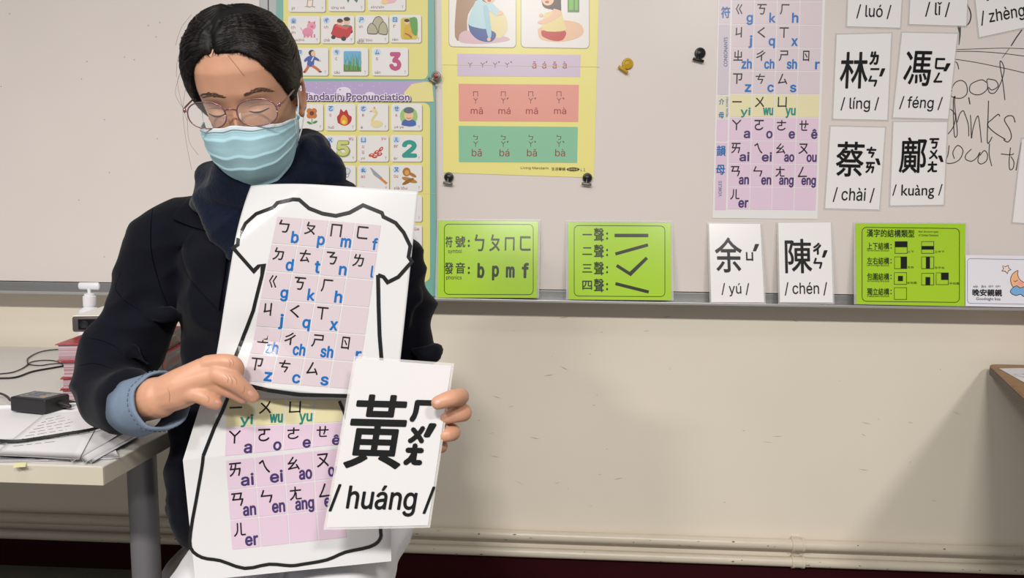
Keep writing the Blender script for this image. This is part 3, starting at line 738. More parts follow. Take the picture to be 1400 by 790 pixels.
S.line([(422, 90), (420, 94), (417, 98)], 3.6, '#cf6a3a', 6); S.line([(427, 90), (432, 93), (437, 97)], 3.6, '#cf6a3a', 6); S.ell(416.5, 98.5, 2, 1.2, '#7a3a2a', 7); S.ell(438, 98, 2.2, 1.2, '#7a3a2a', 7); S.ell(438, 83, 1.3, 1.3, '#efc39d', 7)
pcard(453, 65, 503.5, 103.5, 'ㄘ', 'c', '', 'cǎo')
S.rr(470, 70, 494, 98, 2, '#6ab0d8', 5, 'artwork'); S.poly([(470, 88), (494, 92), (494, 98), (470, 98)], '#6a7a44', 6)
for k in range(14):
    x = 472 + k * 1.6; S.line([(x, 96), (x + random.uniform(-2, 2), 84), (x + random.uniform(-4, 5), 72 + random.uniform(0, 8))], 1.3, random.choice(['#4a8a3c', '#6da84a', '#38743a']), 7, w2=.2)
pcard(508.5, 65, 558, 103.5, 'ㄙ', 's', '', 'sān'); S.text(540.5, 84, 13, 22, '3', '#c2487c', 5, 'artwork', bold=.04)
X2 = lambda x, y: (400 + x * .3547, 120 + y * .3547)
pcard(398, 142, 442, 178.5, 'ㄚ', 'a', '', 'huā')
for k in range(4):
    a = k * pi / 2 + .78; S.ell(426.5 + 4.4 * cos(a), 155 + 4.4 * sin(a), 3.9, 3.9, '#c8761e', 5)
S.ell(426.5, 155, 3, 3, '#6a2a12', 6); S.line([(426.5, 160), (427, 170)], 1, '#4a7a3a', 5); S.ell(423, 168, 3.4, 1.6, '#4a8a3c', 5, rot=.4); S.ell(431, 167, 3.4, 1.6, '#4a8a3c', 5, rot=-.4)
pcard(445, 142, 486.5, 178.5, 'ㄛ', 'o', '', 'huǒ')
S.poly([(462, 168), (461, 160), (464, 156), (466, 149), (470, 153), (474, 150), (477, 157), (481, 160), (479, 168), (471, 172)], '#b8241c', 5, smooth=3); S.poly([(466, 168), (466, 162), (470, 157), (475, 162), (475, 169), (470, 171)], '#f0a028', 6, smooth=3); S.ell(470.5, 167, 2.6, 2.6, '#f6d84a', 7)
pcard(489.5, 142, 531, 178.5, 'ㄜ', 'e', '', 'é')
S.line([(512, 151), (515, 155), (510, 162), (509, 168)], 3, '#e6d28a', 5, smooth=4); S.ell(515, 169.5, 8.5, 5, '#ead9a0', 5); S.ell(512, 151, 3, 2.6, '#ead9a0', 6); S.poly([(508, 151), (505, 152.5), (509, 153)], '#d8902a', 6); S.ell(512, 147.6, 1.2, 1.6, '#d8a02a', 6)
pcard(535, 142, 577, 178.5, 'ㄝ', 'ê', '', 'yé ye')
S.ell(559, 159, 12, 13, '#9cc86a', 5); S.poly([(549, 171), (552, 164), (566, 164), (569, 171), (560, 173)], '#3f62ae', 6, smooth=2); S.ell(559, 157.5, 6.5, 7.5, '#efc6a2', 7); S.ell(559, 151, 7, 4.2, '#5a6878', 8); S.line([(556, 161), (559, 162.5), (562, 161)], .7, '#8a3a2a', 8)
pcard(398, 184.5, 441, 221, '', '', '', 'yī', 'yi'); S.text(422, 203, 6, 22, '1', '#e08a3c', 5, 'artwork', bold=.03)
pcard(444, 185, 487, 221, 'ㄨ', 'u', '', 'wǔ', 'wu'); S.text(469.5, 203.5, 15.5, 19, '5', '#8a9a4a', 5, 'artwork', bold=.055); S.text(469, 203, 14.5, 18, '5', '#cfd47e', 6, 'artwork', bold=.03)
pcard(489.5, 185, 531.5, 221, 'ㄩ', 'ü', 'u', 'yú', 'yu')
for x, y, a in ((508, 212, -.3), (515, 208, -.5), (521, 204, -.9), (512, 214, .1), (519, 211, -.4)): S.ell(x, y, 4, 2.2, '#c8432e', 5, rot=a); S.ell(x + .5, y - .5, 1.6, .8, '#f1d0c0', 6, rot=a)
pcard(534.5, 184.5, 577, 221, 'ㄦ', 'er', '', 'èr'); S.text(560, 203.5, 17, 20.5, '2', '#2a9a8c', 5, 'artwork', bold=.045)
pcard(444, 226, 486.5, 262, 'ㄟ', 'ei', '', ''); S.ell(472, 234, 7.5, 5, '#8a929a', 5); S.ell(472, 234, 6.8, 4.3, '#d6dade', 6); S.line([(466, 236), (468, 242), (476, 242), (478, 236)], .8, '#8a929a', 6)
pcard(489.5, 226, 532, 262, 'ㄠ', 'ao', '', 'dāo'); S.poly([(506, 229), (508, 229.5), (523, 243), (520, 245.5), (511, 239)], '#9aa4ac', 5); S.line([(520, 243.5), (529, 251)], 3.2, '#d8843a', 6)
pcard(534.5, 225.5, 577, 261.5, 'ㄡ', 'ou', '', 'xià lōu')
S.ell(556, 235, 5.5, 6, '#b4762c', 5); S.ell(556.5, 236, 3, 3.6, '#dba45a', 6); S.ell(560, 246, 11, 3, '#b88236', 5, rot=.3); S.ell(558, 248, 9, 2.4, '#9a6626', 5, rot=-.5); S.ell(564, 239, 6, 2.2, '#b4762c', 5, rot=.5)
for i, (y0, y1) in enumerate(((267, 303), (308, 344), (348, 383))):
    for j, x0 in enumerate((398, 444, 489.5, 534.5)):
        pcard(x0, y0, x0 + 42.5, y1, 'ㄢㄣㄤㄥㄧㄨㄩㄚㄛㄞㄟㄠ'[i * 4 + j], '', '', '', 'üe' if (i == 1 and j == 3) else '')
        S.ell(x0 + 27, y0 + 19, 8, 9, ['#a9b86a', '#e3e0de', '#8fae5a'][i], 5); S.ell(x0 + 26, y0 + 17, 4.5, 5.5, ['#d4c880', '#cfcccb', '#c5d68a'][i], 6)
S.line([(377, 263), (596, 265)], .4, '#d9cf7a', 3, 'fold_crease')
S.done()

# ------------------------------------------------------------------ magnetic clips
def clip(label, px, py, r, rot, cm, cm2, plane_off, letter=None, silver=True):
    t = thing('magnetic_clip', label, 'magnet', 'magnetic clips on the whiteboard')
    c = Wy(px, py, YB - plane_off); R = Matrix.Rotation(pi / 2, 3, 'X')
    k = r * 1.85 / FPX
    m_ = MB(); m_.lathe(c, [(k * .9, 0), (k, .001), (k, .004), (k * .9, .006), (k * .62, .007), (k * .5, .0055), (k * .3, .0062), (0.0001, .0075)], cm, R=R, seg=24); m_.build('magnet_disc', t, 'auto')
    d = Vector((sin(rot), 0, -cos(rot)))   # direction from disc to lever
    e = Vector((cos(rot), 0, sin(rot)))
    a = c + d * k * 1.35 + Vector((0, -.008, 0))
    m_ = MB(); m_.tube([a - e * k * .98, a + e * k * .98], [k * .27, k * .27], cm2, seg=12, dome=True, capd=.2); m_.build('clip_lever', t)
    m_ = MB(); m_.tube([c + Vector((0, -.004, 0)) + d * k * .4, a], [k * .45, k * .35], cm2, seg=10, ry=[k * .12, k * .12]); m_.build('clip_neck', t)
    return t
Mk = mat('black_plastic', '#17140f', rough=.35); My = mat('mustard_plastic', '#c9a10f', rough=.4); Mch = mat('nickel', '#8f8a80', rough=.4, metal=.7)
clip('mustard yellow magnetic clip alone on the whiteboard', 857.8, 87.5, 7.6, -.62, My, My, 0)
clip('black magnetic clip alone beside the pink phonetic chart', 956.8, 73, 7.4, -.25, Mk, Mk, 0)
clip('silver clip with dark centre under the yellow poster, lower left corner', 613.8, 242, 6.6, -.1, Mk, Mch, .003)
clip('silver clip with dark centre under the yellow poster, lower right corner', 803, 243, 6.6, -.12, Mk, Mch, .003)
tc = clip('silver clip with a red dot holding the teal poster edge', 596.5, 104, 6.4, -.6, Mch, Mch, .012)
c = Wy(596.0, 104, YB - .0195); m_ = MB(); m_.ellipsoid(c, (.0042, .0015, .0042), mat('red_plastic', '#b3262a', rough=.3)); m_.build('red_dot', tc)

# ------------------------------------------------------------------ left desk
ZD = CAMZ - .3417
M_top = mat('desk_laminate', '#d9d5cf', rough=.42, noise_amt=.03, nscale=8)
M_edge = mat('desk_edge_band', '#c3bcaa', rough=.5, noise_amt=.08, nscale=10)
M_leg = mat('grey_leg_metal', '#77757a', rough=.45, metal=.25, noise_amt=.08, nscale=5)
desk = thing('desk', 'white topped desk with grey round legs beside the teacher', 'desk')
xr_, yf = -.617, .966
m_ = MB(); m_.box2((-1.75, yf + .0025, ZD - .026), (xr_ - .0025, 1.885, ZD), M_top, bev=.0012); m_.build('desktop', desk, False)
m_ = MB(); m_.box2((-1.75, yf, ZD - .0262), (xr_, yf + .0024, ZD - .0002), M_edge, bev=.0008); m_.box2((xr_ - .0024, yf + .0024, ZD - .0262), (xr_, 1.885, ZD - .0002), M_edge, bev=.0008); m_.build('edge_band', desk, False)
for (x, y, dx) in ((-.692, 1.19, .012), (-1.68, 1.19, -.01), (-.692, 1.80, .012), (-1.68, 1.80, -.01)):
    m_ = MB(); m_.tube([(x, y, ZD - .0265), (x + dx * .3, y, .35), (x + dx, y, .012)], [.0235, .023, .021], M_leg, seg=24, dome=False); lg = m_.build('leg', desk, 'auto')
    m_ = MB(); m_.tube([(x + dx, y, .0), (x + dx, y, .014)], [.024, .024], Mk, seg=20, dome=False); m_.build('foot', lg, 'auto')
m_ = MB(); m_.box2((-1.66, 1.2, ZD - .075), (-.72, 1.225, ZD - .027), M_leg); m_.build('apron_rail', desk, False)
m_ = MB(); m_.box2((-1.66, 1.78, ZD - .075), (-.72, 1.805, ZD - .027), M_leg)
m_.build('apron_rail', desk, False)
m_ = MB(); m_.tube(spline([(-.692, 1.80, .05), V(300, 738, 1.62), V(268, 745, 1.52), V(246, 762, 1.44), V(226, 792, 1.36), (-.690, 1.2, .24)], 8), .011, M_leg, seg=14); m_.build('curved_brace', desk)

# papers on the desk
M_p = mat('printer_paper', '#e9e7ea', rough=.6)
def paper(label, pts, z, n=1, rotz=0, group='loose printed papers on the desk', lines=None, curlc=0, name='paper_sheet', col=None):
    t = thing(name, label, 'paper', group)
    P = [Wz(x, y, z) for x, y in pts]; m_ = MB(); N = 10
    for k in range(n):
        zz_ = z + .0005 * k; vs = []; fs = []
        ox, oy = (0, 0) if n == 1 else (random.uniform(-.006, .006), random.uniform(-.004, .004))
        for j in range(N + 1):
            for i in range(N + 1):
                a, b = i / N, j / N
                p = P[0] * (1 - a) * (1 - b) + P[1] * a * (1 - b) + P[2] * a * b + P[3] * (1 - a) * b
                lift = curlc * max(0, a - .6) ** 2 * 6 * (b ** 2)
                vs.append((p.x + ox, p.y + oy, zz_ + lift + .0006))
        K = len(vs)
        for j in range(N):
            for i in range(N):
                q = j * (N + 1) + i; fs.append((q, q + 1, q + N + 2, q + N + 1)); fs.append((q + K, q + N + 1 + K, q + N + 2 + K, q + 1 + K))
        edge = [i for i in range(N + 1)] + [j * (N + 1) + N for j in range(1, N + 1)] + [N * (N + 1) + i for i in range(N - 1, -1, -1)] + [j * (N + 1) for j in range(N - 1, 0, -1)]
        for a, b in zip(edge, edge[1:] + edge[:1]): fs.append((a, b, b + K, a + K))
        m_.add(vs + [(v[0], v[1], v[2] - .0004) for v in vs], fs, col or M_p)
    m_.build('sheet' if n == 1 else 'sheets', t, True)
    if lines:
        l = MB(); zt = z + .0005 * (n - 1) + .0009
        for (a, b) in lines:
            A, B = Wz(*a, zt), Wz(*b, zt); d = (B - A); L = d.length; d.normalize(); nn = Vector((-d.y, d.x, 0)) * .0009
            s0 = 0
            while s0 < L:
                s1 = min(L, s0 + random.uniform(.006, .016)); p, q = A + d * s0, A + d * s1
                l.add([p - nn, q - nn, q + nn, p + nn], [(0, 1, 2, 3)], ink('#75737c', .6)); s0 = s1 + .004
        l.build('printed_lines', t, False)
    return t
paper('stack of white paper lying along the front edge of the desk', [(-70, 560), (120, 553), (158, 628), (-70, 634)], ZD, n=7)
paper('loose sheet fanned out under the sleeve cuff at the desk corner', [(70, 560), (168, 560), (187, 597), (120, 634)], ZD + .0042, n=2)
paper('sheet at the right of the desk papers with a raised corner', [(60, 556), (160, 553), (172, 590), (98, 632)], ZD + .0056, n=1, curlc=.006)
paper('typed page with grey lines of text on top of the papers', [(-10, 622), (66, 562), (146, 556), (108, 628)], ZD + .0072, n=1, curlc=.008,
      lines=[((62 + k * 1.0 - k * 6.5, 573 + k * 4.6), (117 - k * 2.2 - k * 3, 560 + k * 5.4)) for k in range(9)])
paper('pale blank sheet under the black adapter at the desk left', [(-60, 560), (80, 552), (20, 604), (-80, 612)], ZD + .0046, n=1)
t = thing('sticky_note', 'small pale yellow note peeking from under the papers at the desk front', 'note')
m_ = MB(); a, b, c, d = [Wz(x, y, ZD + .0006) for x, y in ((20, 633), (36, 632), (35, 638), (18, 639))]
m_.add([a, b, c, d] + [q + Vector((0, 0, .0006)) for q in (a, b, c, d)], [(3, 2, 1, 0), (4, 5, 6, 7), (0, 1, 5, 4), (1, 2, 6, 5), (2, 3, 7, 6), (3, 0, 4, 7)], mat('note_yellow', '#e9e2b0', rough=.7)); m_.build('note_sheet', t, False)

# power adapter
def obox(mb, c, sx, sy, sz, ang, m, bev=.002): mb.box(c, (sx, sy, sz), m, rot=Matrix.Rotation(ang, 3, 'Z'), bev=bev)
M_ad = mat('adapter_plastic', '#1b1a1b', rough=.45, noise_amt=.1)
ad = thing('power_adapter', 'black rectangular power adapter with a specification label on the papers', 'adapter')
za = ZD + .0062; ca = (Wz(10, 561, za) + Wz(62, 567, za)) / 2 + Vector((.004, .02, .014))
ang = -.02
ca = Vector((Wz(42, 566, za).x, Wz(42, 566, za).y + .025, za + .0145))
m_ = MB(); obox(m_, ca, .078, .05, .026, -.22, M_ad, .003); m_.build('casing', ad, False)
RA = Matrix.Rotation(-.22, 3, 'Z')
m_ = MB(); m_.box(ca + Vector((0, 0, .0134)), (.056, .034, .0006), mat('adapter_label', '#8b8b90', rough=.5), rot=RA)
m_.build('specification_label', ad, False)
m_ = MB()
for k in range(5): m_.box(ca + RA @ Vector((-.006, .012 - k * .006, .0139)), (.036 - (k % 2) * .01, .0014, .0003), ink('#3a3a40', .5), rot=RA)
m_.box(ca + RA @ Vector((.02, -.008, .0139)), (.008, .008, .0003), ink('#b99a4a', .5), rot=RA)
m_.build('label_print', ad, False)
m_ = MB(); m_.tube([ca + RA @ Vector((.038, .005, 0)), ca + RA @ Vector((.058, .006, -.004))], [.006, .0035], M_ad, seg=10); m_.build('strain_relief', ad)

def cable(label, pts, r, name='cable', braided=False):
    t = thing(name, label, 'cable')
    P = spline([Wz(x, y, z) for x, y, z in pts], 10)
    m_ = MB(); m_.tube(P, r, M_ad, seg=8); m_.build('cord', t)
    if braided:
        b = MB(); Q = []
        for i, p in enumerate(P):
            a = i * 1.5; Q.append(p + Vector((0, cos(a) * r * .8, sin(a) * r * .8)))
        b.tube(Q, r * .45, mat('braid', '#2c2a2b', rough=.7), seg=6); b.build('braid', t)
    return t
z1 = ZD + .0022; z2_ = ZD + .0115
cable('thick braided black cable lying across the printed papers', [(-40, 598, z2_), (0, 602.5, z2_), (25, 603, z2_), (60, 598, z2_), (90, 593, z2_ + .001), (125, 587, z2_ + .001), (156, 577, z2_), (185, 572, z2_ - .002)], .0027, braided=True)
cable('thin black cable curling to the book stack on the bare desk', [(-30, 513, z1), (0, 511, z1), (20, 508, z1), (37, 499, z1), (38, 490, z1), (52, 482, z1), (68, 478.5, z1), (92, 477, z1)], .0014)
cable('thin black cable looped in the middle of the desk', [(92, 503, z1), (78, 494, z1), (60, 492.5, z1), (44, 494.5, z1), (40, 498, z1 + .001), (55, 499.5, z1), (70, 497.5, z1), (90, 496, z1 + .001)], .0013)
cable('thicker black cable curving behind the adapter to the book stack', [(-30, 517, z1), (0, 517, z1), (22, 515.5, z1), (44, 508, z1), (68, 503.5, z1), (92, 499.5, z1)], .0022)
cable('short black lead entering the left end of the adapter', [(-30, 538, z1 + .008), (-5, 537, z1 + .01), (8, 541, z1 + .014), (14, 547, z1 + .014)], .0022)
cable('black lead leaving the right end of the adapter', [(72, 549, za + .012), (84, 550, za + .006), (94, 549, z1 + .003), (108, 551, z1), (130, 548, z1)], .003)

# textbooks
M_rc = mat('red_cover', '#a01c28', rough=.35); M_pg = mat('page_edges', '#cbb9bd', rough=.8, noise_amt=.35, nscale=1.2, stretch=(1, 1, 420), col2='#8f5f6a')
M_dk = mat('dark_cover', '#2f2d33', rough=.4)
def book(name, label, cx, cy, z, w, d, h, ang, cover, group, cat='book', spine_text=None, warp=0):
    t = thing(name, label, cat, group); R = Matrix.Rotation(ang, 3, 'Z'); C = Vector((cx, cy, z))
    m_ = MB(); m_.box(C + R @ Vector((0, 0, h / 2)), (w - .006, d - .008, h - .003), M_pg, rot=R); m_.build('pages', t, False)
    m_ = MB(); m_.box(C + Vector((0, 0, h - .0009)), (w, d, .0018), cover, rot=R, bev=.0006); m_.build('cover', t, False, label='top cover')
    m_ = MB(); m_.box(C + Vector((0, 0, .0009)), (w, d, .0018), cover, rot=R, bev=.0006); m_.build('cover', t, False, label='bottom cover')
    m_ = MB(); m_.box(C + R @ Vector((w / 2 - .001, 0, h / 2)), (.003, d, h), cover, rot=R, bev=.0008); m_.build('spine', t, False)
    return t, R, C
labs = ['red covered textbook at the bottom of the stack under the projector', 'red covered textbook second from the bottom of the stack', 'thick red covered textbook third up in the stack', 'red covered textbook on top of the stack, projector resting on it']
hs = [.0250, .0215, .0315, .0330]
z = ZD + .0003
c0 = Wz(80, 551, ZD); BA = .20
for k in range(4):
    a_ = BA + (0, .05, -.02, .015)[k]; R = Matrix.Rotation(a_, 3, 'Z'); w_, d_, h_ = .165, .235, hs[k] - .0004
    t = thing('textbook', labs[k], 'book', 'red textbooks stacked on the desk')
    C = Vector((c0.x, c0.y, 0)) + R @ Vector((w_ / 2 + (.003, .004, .006, -.002)[k], d_ / 2, 0)); C.z = z
    m_ = MB(); m_.box(C + R @ Vector((0, 0, h_ / 2)), (w_ - .008, d_ - .008, h_ - .004), M_pg, rot=R); m_.build('pages', t, False)
    m_ = MB(); m_.box(C + Vector((0, 0, h_ - .001)), (w_, d_, .002), M_rc, rot=R, bev=.0007); m_.build('cover', t, False)
    m_ = MB(); m_.box(C + Vector((0, 0, .001)), (w_, d_, .002), M_rc, rot=R, bev=.0007); m_.build('cover', t, False)
    m_ = MB(); m_.box(C + R @ Vector((w_ / 2 - .001, 0, h_ / 2)), (.0035, d_, h_), mat('spine_grey%d' % (k % 2), '#4b494c' if k % 2 else '#625f60', rough=.4), rot=R, bev=.0008)
    sp = m_.build('spine', t, False, label='dark grey spine with red lettering')
    xf = w_ / 2 + .0011
    for st, y0_, W, Hh, dz, col in (('LITERACY', .01, .085, .36, -.1, '#a8423e'), ('Practice', .03, .03, .14, .26, '#cfc8c4')):
        vs, fs, x0, x1, y0, y1 = text_mesh(st, .02); l = MB()
        l.add([C + R @ Vector((xf, ((x - x0) / (x1 - x0) - .5) * W + y0_, h_ / 2 + dz * h_ + ((y - y0) / (y1 - y0) - .5) * Hh * h_)) for x, y in vs], fs, ink(col, .4))
        l.build('spine_lettering', sp, False)
    m_ = MB(); m_.lathe(C + R @ Vector((xf - .0004, -.062, h_ / 2)), [(h_ * .40, 0), (h_ * .40, .0007)], M_rc, R=R @ Matrix.Rotation(pi / 2, 3, 'Y')); m_.build('red_roundel', sp, False)
    z += hs[k]
ZBK = z
# projector
M_pj = mat('projector_grey', '#4c4644', rough=.4); M_pw = mat('projector_white', '#e9e6dd', rough=.4)
pj = thing('projector', 'small white topped projector with dark lens front on the books', 'projector')
zp = ZBK + .006; hp = .031; wp, dp = .15, .25; PR = Matrix.Rotation(.24, 3, 'Z')
pf = Wz(97.5, 433, zp + hp)
def pjp(x, y, z_): return Vector((pf.x, pf.y, 0)) + PR @ Vector((x, y, 0)) + Vector((0, 0, z_))
def pbox(x0, y0, z0, x1, y1, z1_, m, bev=0):
    q = MB(); q.box(pjp((x0 + x1) / 2, (y0 + y1) / 2, (z0 + z1_) / 2), (x1 - x0, y1 - y0, z1_ - z0), m, rot=PR, bev=bev); return q
pbox(0, 0, zp, wp, dp, zp + hp, M_pj, .004).build('casing', pj, 'auto')
pbox(.0015, .002, zp + hp, wp - .0015, dp - .002, zp + hp + .002, M_pw, .0008).build('top_plate', pj, False)
pbox(.05, .085, zp + hp + .002, .1, .0856, zp + hp + .0023, M_pj).build('top_seam', pj, False)
pbox(.012, -.0012, zp + .005, .055, .001, zp + hp - .005, mat('lens_window', '#08080a', rough=.08), .0004).build('lens_window', pj, False)
m_ = MB(); m_.lathe(pjp(.024, -.0012, zp + hp / 2), [(.0075, 0), (.0075, .0015), (.006, .002), (.0055, .0008), (.0001, .0014)], mat('lens_glass', '#22252b', rough=.1), R=PR @ Matrix.Rotation(pi / 2, 3, 'X'), seg=24); m_.build('lens', pj, 'auto')
for x in (.024, wp - .024):
    for y in (.024, dp - .024):
        m_ = MB(); m_.lathe(pjp(x, y, ZBK), [(.010, 0), (.010, .0065)], Mk); m_.build('foot', pj, 'auto')
# pump bottle
pb = thing('pump_bottle', 'white plastic pump dispenser bottle standing behind the projector', 'bottle')
dB = 1.66; pc = V(122, 400, dB); bx_, by_ = pc.x, pc.y
def zB(py): return V(122, py, dB).z
Mwp = mat('white_plastic', '#e6e4ea', rough=.35)
m_ = MB(); m_.lathe((bx_, by_, 0), [(.024, ZD + .0003), (.0255, ZD + .004), (.0255, zB(432)), (.022, zB(424)), (.0125, zB(420)), (.0125, zB(417))], Mwp, seg=28); m_.build('bottle_body', pb, 'auto')
m_ = MB(); m_.lathe((bx_, by_, 0), [(.0135, zB(418)), (.0135, zB(405)), (.0105, zB(404)), (.0105, zB(401.5)), (.004, zB(400.5))], Mwp, seg=24); m_.build('collar_cap', pb, 'auto')
m_ = MB(); m_.lathe((bx_, by_, 0), [(.0035, zB(401.5)), (.0035, zB(393))], Mwp, seg=16); m_.build('pump_stem', pb, 'auto')
m_ = MB(); m_.tube([Vector((bx_ - .021, by_, zB(390.8))), Vector((bx_ + .021, by_, zB(390.8)))], [.008, .0085], Mwp, seg=16, ry=[.0042, .0045]); m_.build('pump_head', pb)

# ------------------------------------------------------------------ right wooden table
ZR = CAMZ - .3371
M_wd = mat('oak_tabletop', '#a5763f', rough=.4, col2='#7a5228', nscale=5, stretch=(3, 22, 8), bump=.1)
M_we = mat('dark_wood_edge', '#4b3526', rough=.5, noise_amt=.3, nscale=12)
tb = thing('wooden_table', 'oak topped table with a rounded corner at the right edge', 'table')
poly = [Vector((1.103, 1.905)), Vector((.83, 1.19)), Vector((2.1, 1.0)), Vector((2.35, 1.905))]
def rounded(P, r, n=6):
    out = []
    for i, p in enumerate(P):
        a = (P[i - 1] - p).normalized(); b = (P[(i + 1) % len(P)] - p).normalized()
        h = a.angle(b) / 2; L = r / math.tan(h); s = p + a * L; e = p + b * L; c = p + (a + b).normalized() * (r / sin(h))
        a0 = math.atan2((s - c).y, (s - c).x); a1 = math.atan2((e - c).y, (e - c).x); d = (a1 - a0 + pi) % (2 * pi) - pi
        out += [c + Vector((cos(a0 + d * k / n), sin(a0 + d * k / n))) * r for k in range(n + 1)]
    return out
def slab(P, z0, z1, m, name, parent, inset=0):
    m_ = MB(); n = len(P); c = sum(P, Vector((0, 0))) / n
    vs = [(p.x, p.y, z0) for p in P] + [(p.x, p.y, z1 - .002) for p in P] + [((p + (c - p).normalized() * .0025).x, (p + (c - p).normalized() * .0025).y, z1) for p in P]
    fs = [tuple(range(n))[::-1], tuple(range(2 * n, 3 * n))]
    for k in range(2):
        for i in range(n): j = (i + 1) % n; fs.append((k * n + i, k * n + j, (k + 1) * n + j, (k + 1) * n + i))
    m_.add(vs, fs, m); return m_.build(name, parent, False)
RP = rounded(poly, .025)
slab(RP, ZR - .004, ZR, M_wd, 'tabletop', tb); slab([p for p in RP], ZR - .024, ZR - .0041, M_we, 'table_edge', tb)
for x, y in ((1.22, 1.84), (1.02, 1.27), (2.0, 1.12), (2.2, 1.82)):
    m_ = MB(); m_.tube([(x, y, 0), (x, y, ZR - .024)], .017, M_leg, seg=16, dome=False); m_.build('leg', tb, 'auto')
S_ = thing('paper_sheet', 'white printed worksheet lying on the oak table at the right edge', 'paper')
m_ = MB(); q = [Wz(1366, 504, ZR), Wz(1450, 503, ZR), Wz(1480, 555, ZR), Wz(1400, 523, ZR)]; q = [Vector((p.x, p.y, ZR + .0004)) for p in q]
m_.add(q + [p + Vector((0, 0, .0006)) for p in q], [(0, 1, 2, 3), (7, 6, 5, 4), (0, 4, 5, 1), (1, 5, 6, 2), (2, 6, 7, 3), (3, 7, 4, 0)], mat('sheet_white', '#ece8ee', rough=.5)); m_.build('sheet', S_, False)
m_ = MB()
for x0, y0, x1, y1, w in ((1385, 511, 1392, 512, .001), (1386, 513, 1391, 514, .0012), (1392, 514, 1402, 516, .0016), (1396, 511, 1410, 513, .001)):
    a, b = Wz(x0, y0, ZR + .0013), Wz(x1, y1, ZR + .0013); nn = Vector((0, w * 2.2, 0)); m_.add([a - nn, b - nn, b + nn, a + nn], [(0, 1, 2, 3)], ink('#3c3a44', .5))
m_.build('print', S_, False)

# ------------------------------------------------------------------ held charts and card
def plane3(a, b, c):
    n = (b - a).cross(c - a).normalized(); return a, n
def curl1(s, t):
    v = .004 * sin(pi * min(max(s, 0), 1)) + .001 * sin(5 * t + 2 * s)
    d = max(0, .30 - (.72 * s + .9 * t)) * .29
    v -= 3.8 * d * d
    v -= .0085 * exp(-((s - .20) / .17) ** 2 - ((t - .76) / .10) ** 2)
    return v
t = thing('shirt_chart', 'upper shirt outline chart of pink consonant symbols, held before the chest', 'chart', 'shirt shaped phonetic charts')
pa, pn = plane3(V(335, 247, 1.052), V(572, 262, 1.066), V(290, 526, 1.018))
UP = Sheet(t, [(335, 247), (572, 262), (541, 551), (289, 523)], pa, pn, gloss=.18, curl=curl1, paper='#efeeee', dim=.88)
grid(UP, [(379.5, 296), (522, 308), (489, 533), (332, 521)], 0, 6, gap=1.4)
K1 = '#1c1c1c'
UP.line([(374, 284), (379.5, 277.7), (401.5, 273.3), (410, 274), (423.5, 285.8), (442, 293), (460, 296), (478.5, 291.7), (497, 281.4), (522.6, 291.7), (524.4, 296.8), (541, 305), (552, 318), (561, 336.5), (558.5, 351), (563, 357.7), (544.6, 378.6), (530, 386), (524.4, 378.6), (517, 376)], 5.1, K1, 2, 'shirt_outline', sub=6)
UP.line([(517, 376), (517.8, 420.8), (519, 457.5), (522, 495), (524, 543)], 5.4, K1, 2, 'shirt_outline', sub=8)
UP.line([(374, 284), (350, 292), (335.4, 305), (326, 325.5), (325.5, 334.6), (319, 339), (347.5, 371), (354.5, 364), (361, 362), (359, 377), (346.5, 424.5), (332, 457.5), (321, 488.7), (316, 508)], 4.9, K1, 2, 'shirt_outline', sub=8)
UP.line([(318, 508), (326, 518), (341, 527), (368, 533.5), (410, 539.5), (474, 541), (524, 543)], 5.4, K1, 2, 'shirt_outline', sub=8)
UP.done()
t = thing('shirt_chart', 'lower folded shirt outline chart of yellow and pink vowel symbols', 'chart', 'shirt shaped phonetic charts')
cr0, cr1 = V(250, 629, 1.035), V(533, 598, 1.065)
pa, pn = plane3(cr0, cr1, V(281, 530, 1.045))
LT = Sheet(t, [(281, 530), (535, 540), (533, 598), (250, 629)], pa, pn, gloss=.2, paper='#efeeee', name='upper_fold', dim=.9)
LT.ey = Vector((.05, -1)).normalized()
grid(LT, [(310, 544), (471, 546), (466, 608), (307, 624)], 6, 2, gap=1.4)
LT.line([(313, 540), (305, 560), (293, 585), (278, 623)], 4.9, K1, 2, 'shirt_outline', sub=8); LT.line([(464, 548), (470, 562), (476, 580)], 4.4, K1, 2, 'shirt_outline')
LT.done()
pa, pn = plane3(cr0, cr1, V(267, 793, 1.03))
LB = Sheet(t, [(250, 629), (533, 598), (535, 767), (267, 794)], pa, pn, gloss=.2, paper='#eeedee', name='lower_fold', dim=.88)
grid(LB, [(308, 629), (467, 612), (475, 735), (317, 752)], 8, 3, gap=1.4)
LB.line([(278, 623), (276, 640), (268, 685.5), (262, 719), (260.6, 748), (276, 761.6), (301, 766), (334.5, 776.6), (368, 771), (397, 773), (414, 771), (447, 765), (472.4, 754.5), (506, 747), (520, 735.7), (520, 716), (522, 650)], 4.6, K1, 2, 'shirt_outline', smooth=3)
LB.done()
pa, pn = plane3(V(487, 490, .985), V(617, 500, .99), V(445, 721, .965))
t = card('surname_card', 'large white card with 黃 and huáng, held in the left hand', None, [(487, 490), (617, 500), (585, 718), (446, 721)], (pa, pn),
     [('黃', 515.5, 590, 76, 100, HZ, {'fat': .013}), ('ㄏ', 576, 562, 24, 26, BP, {'fat': .10}), ('ㄨ', 570, 594, 18, 20, BP, {'fat': .12}), ('ˊ', 588, 588, 12, 16, BP, {'fat': .12}), ('ㄤ', 566, 621, 21, 26, BP, {'fat': .10}), ('/ huáng /', 522, 684, 139, 41, PY, {'bold': .012})], lam=3.5, gloss=.3, paper='#d6d4d5')

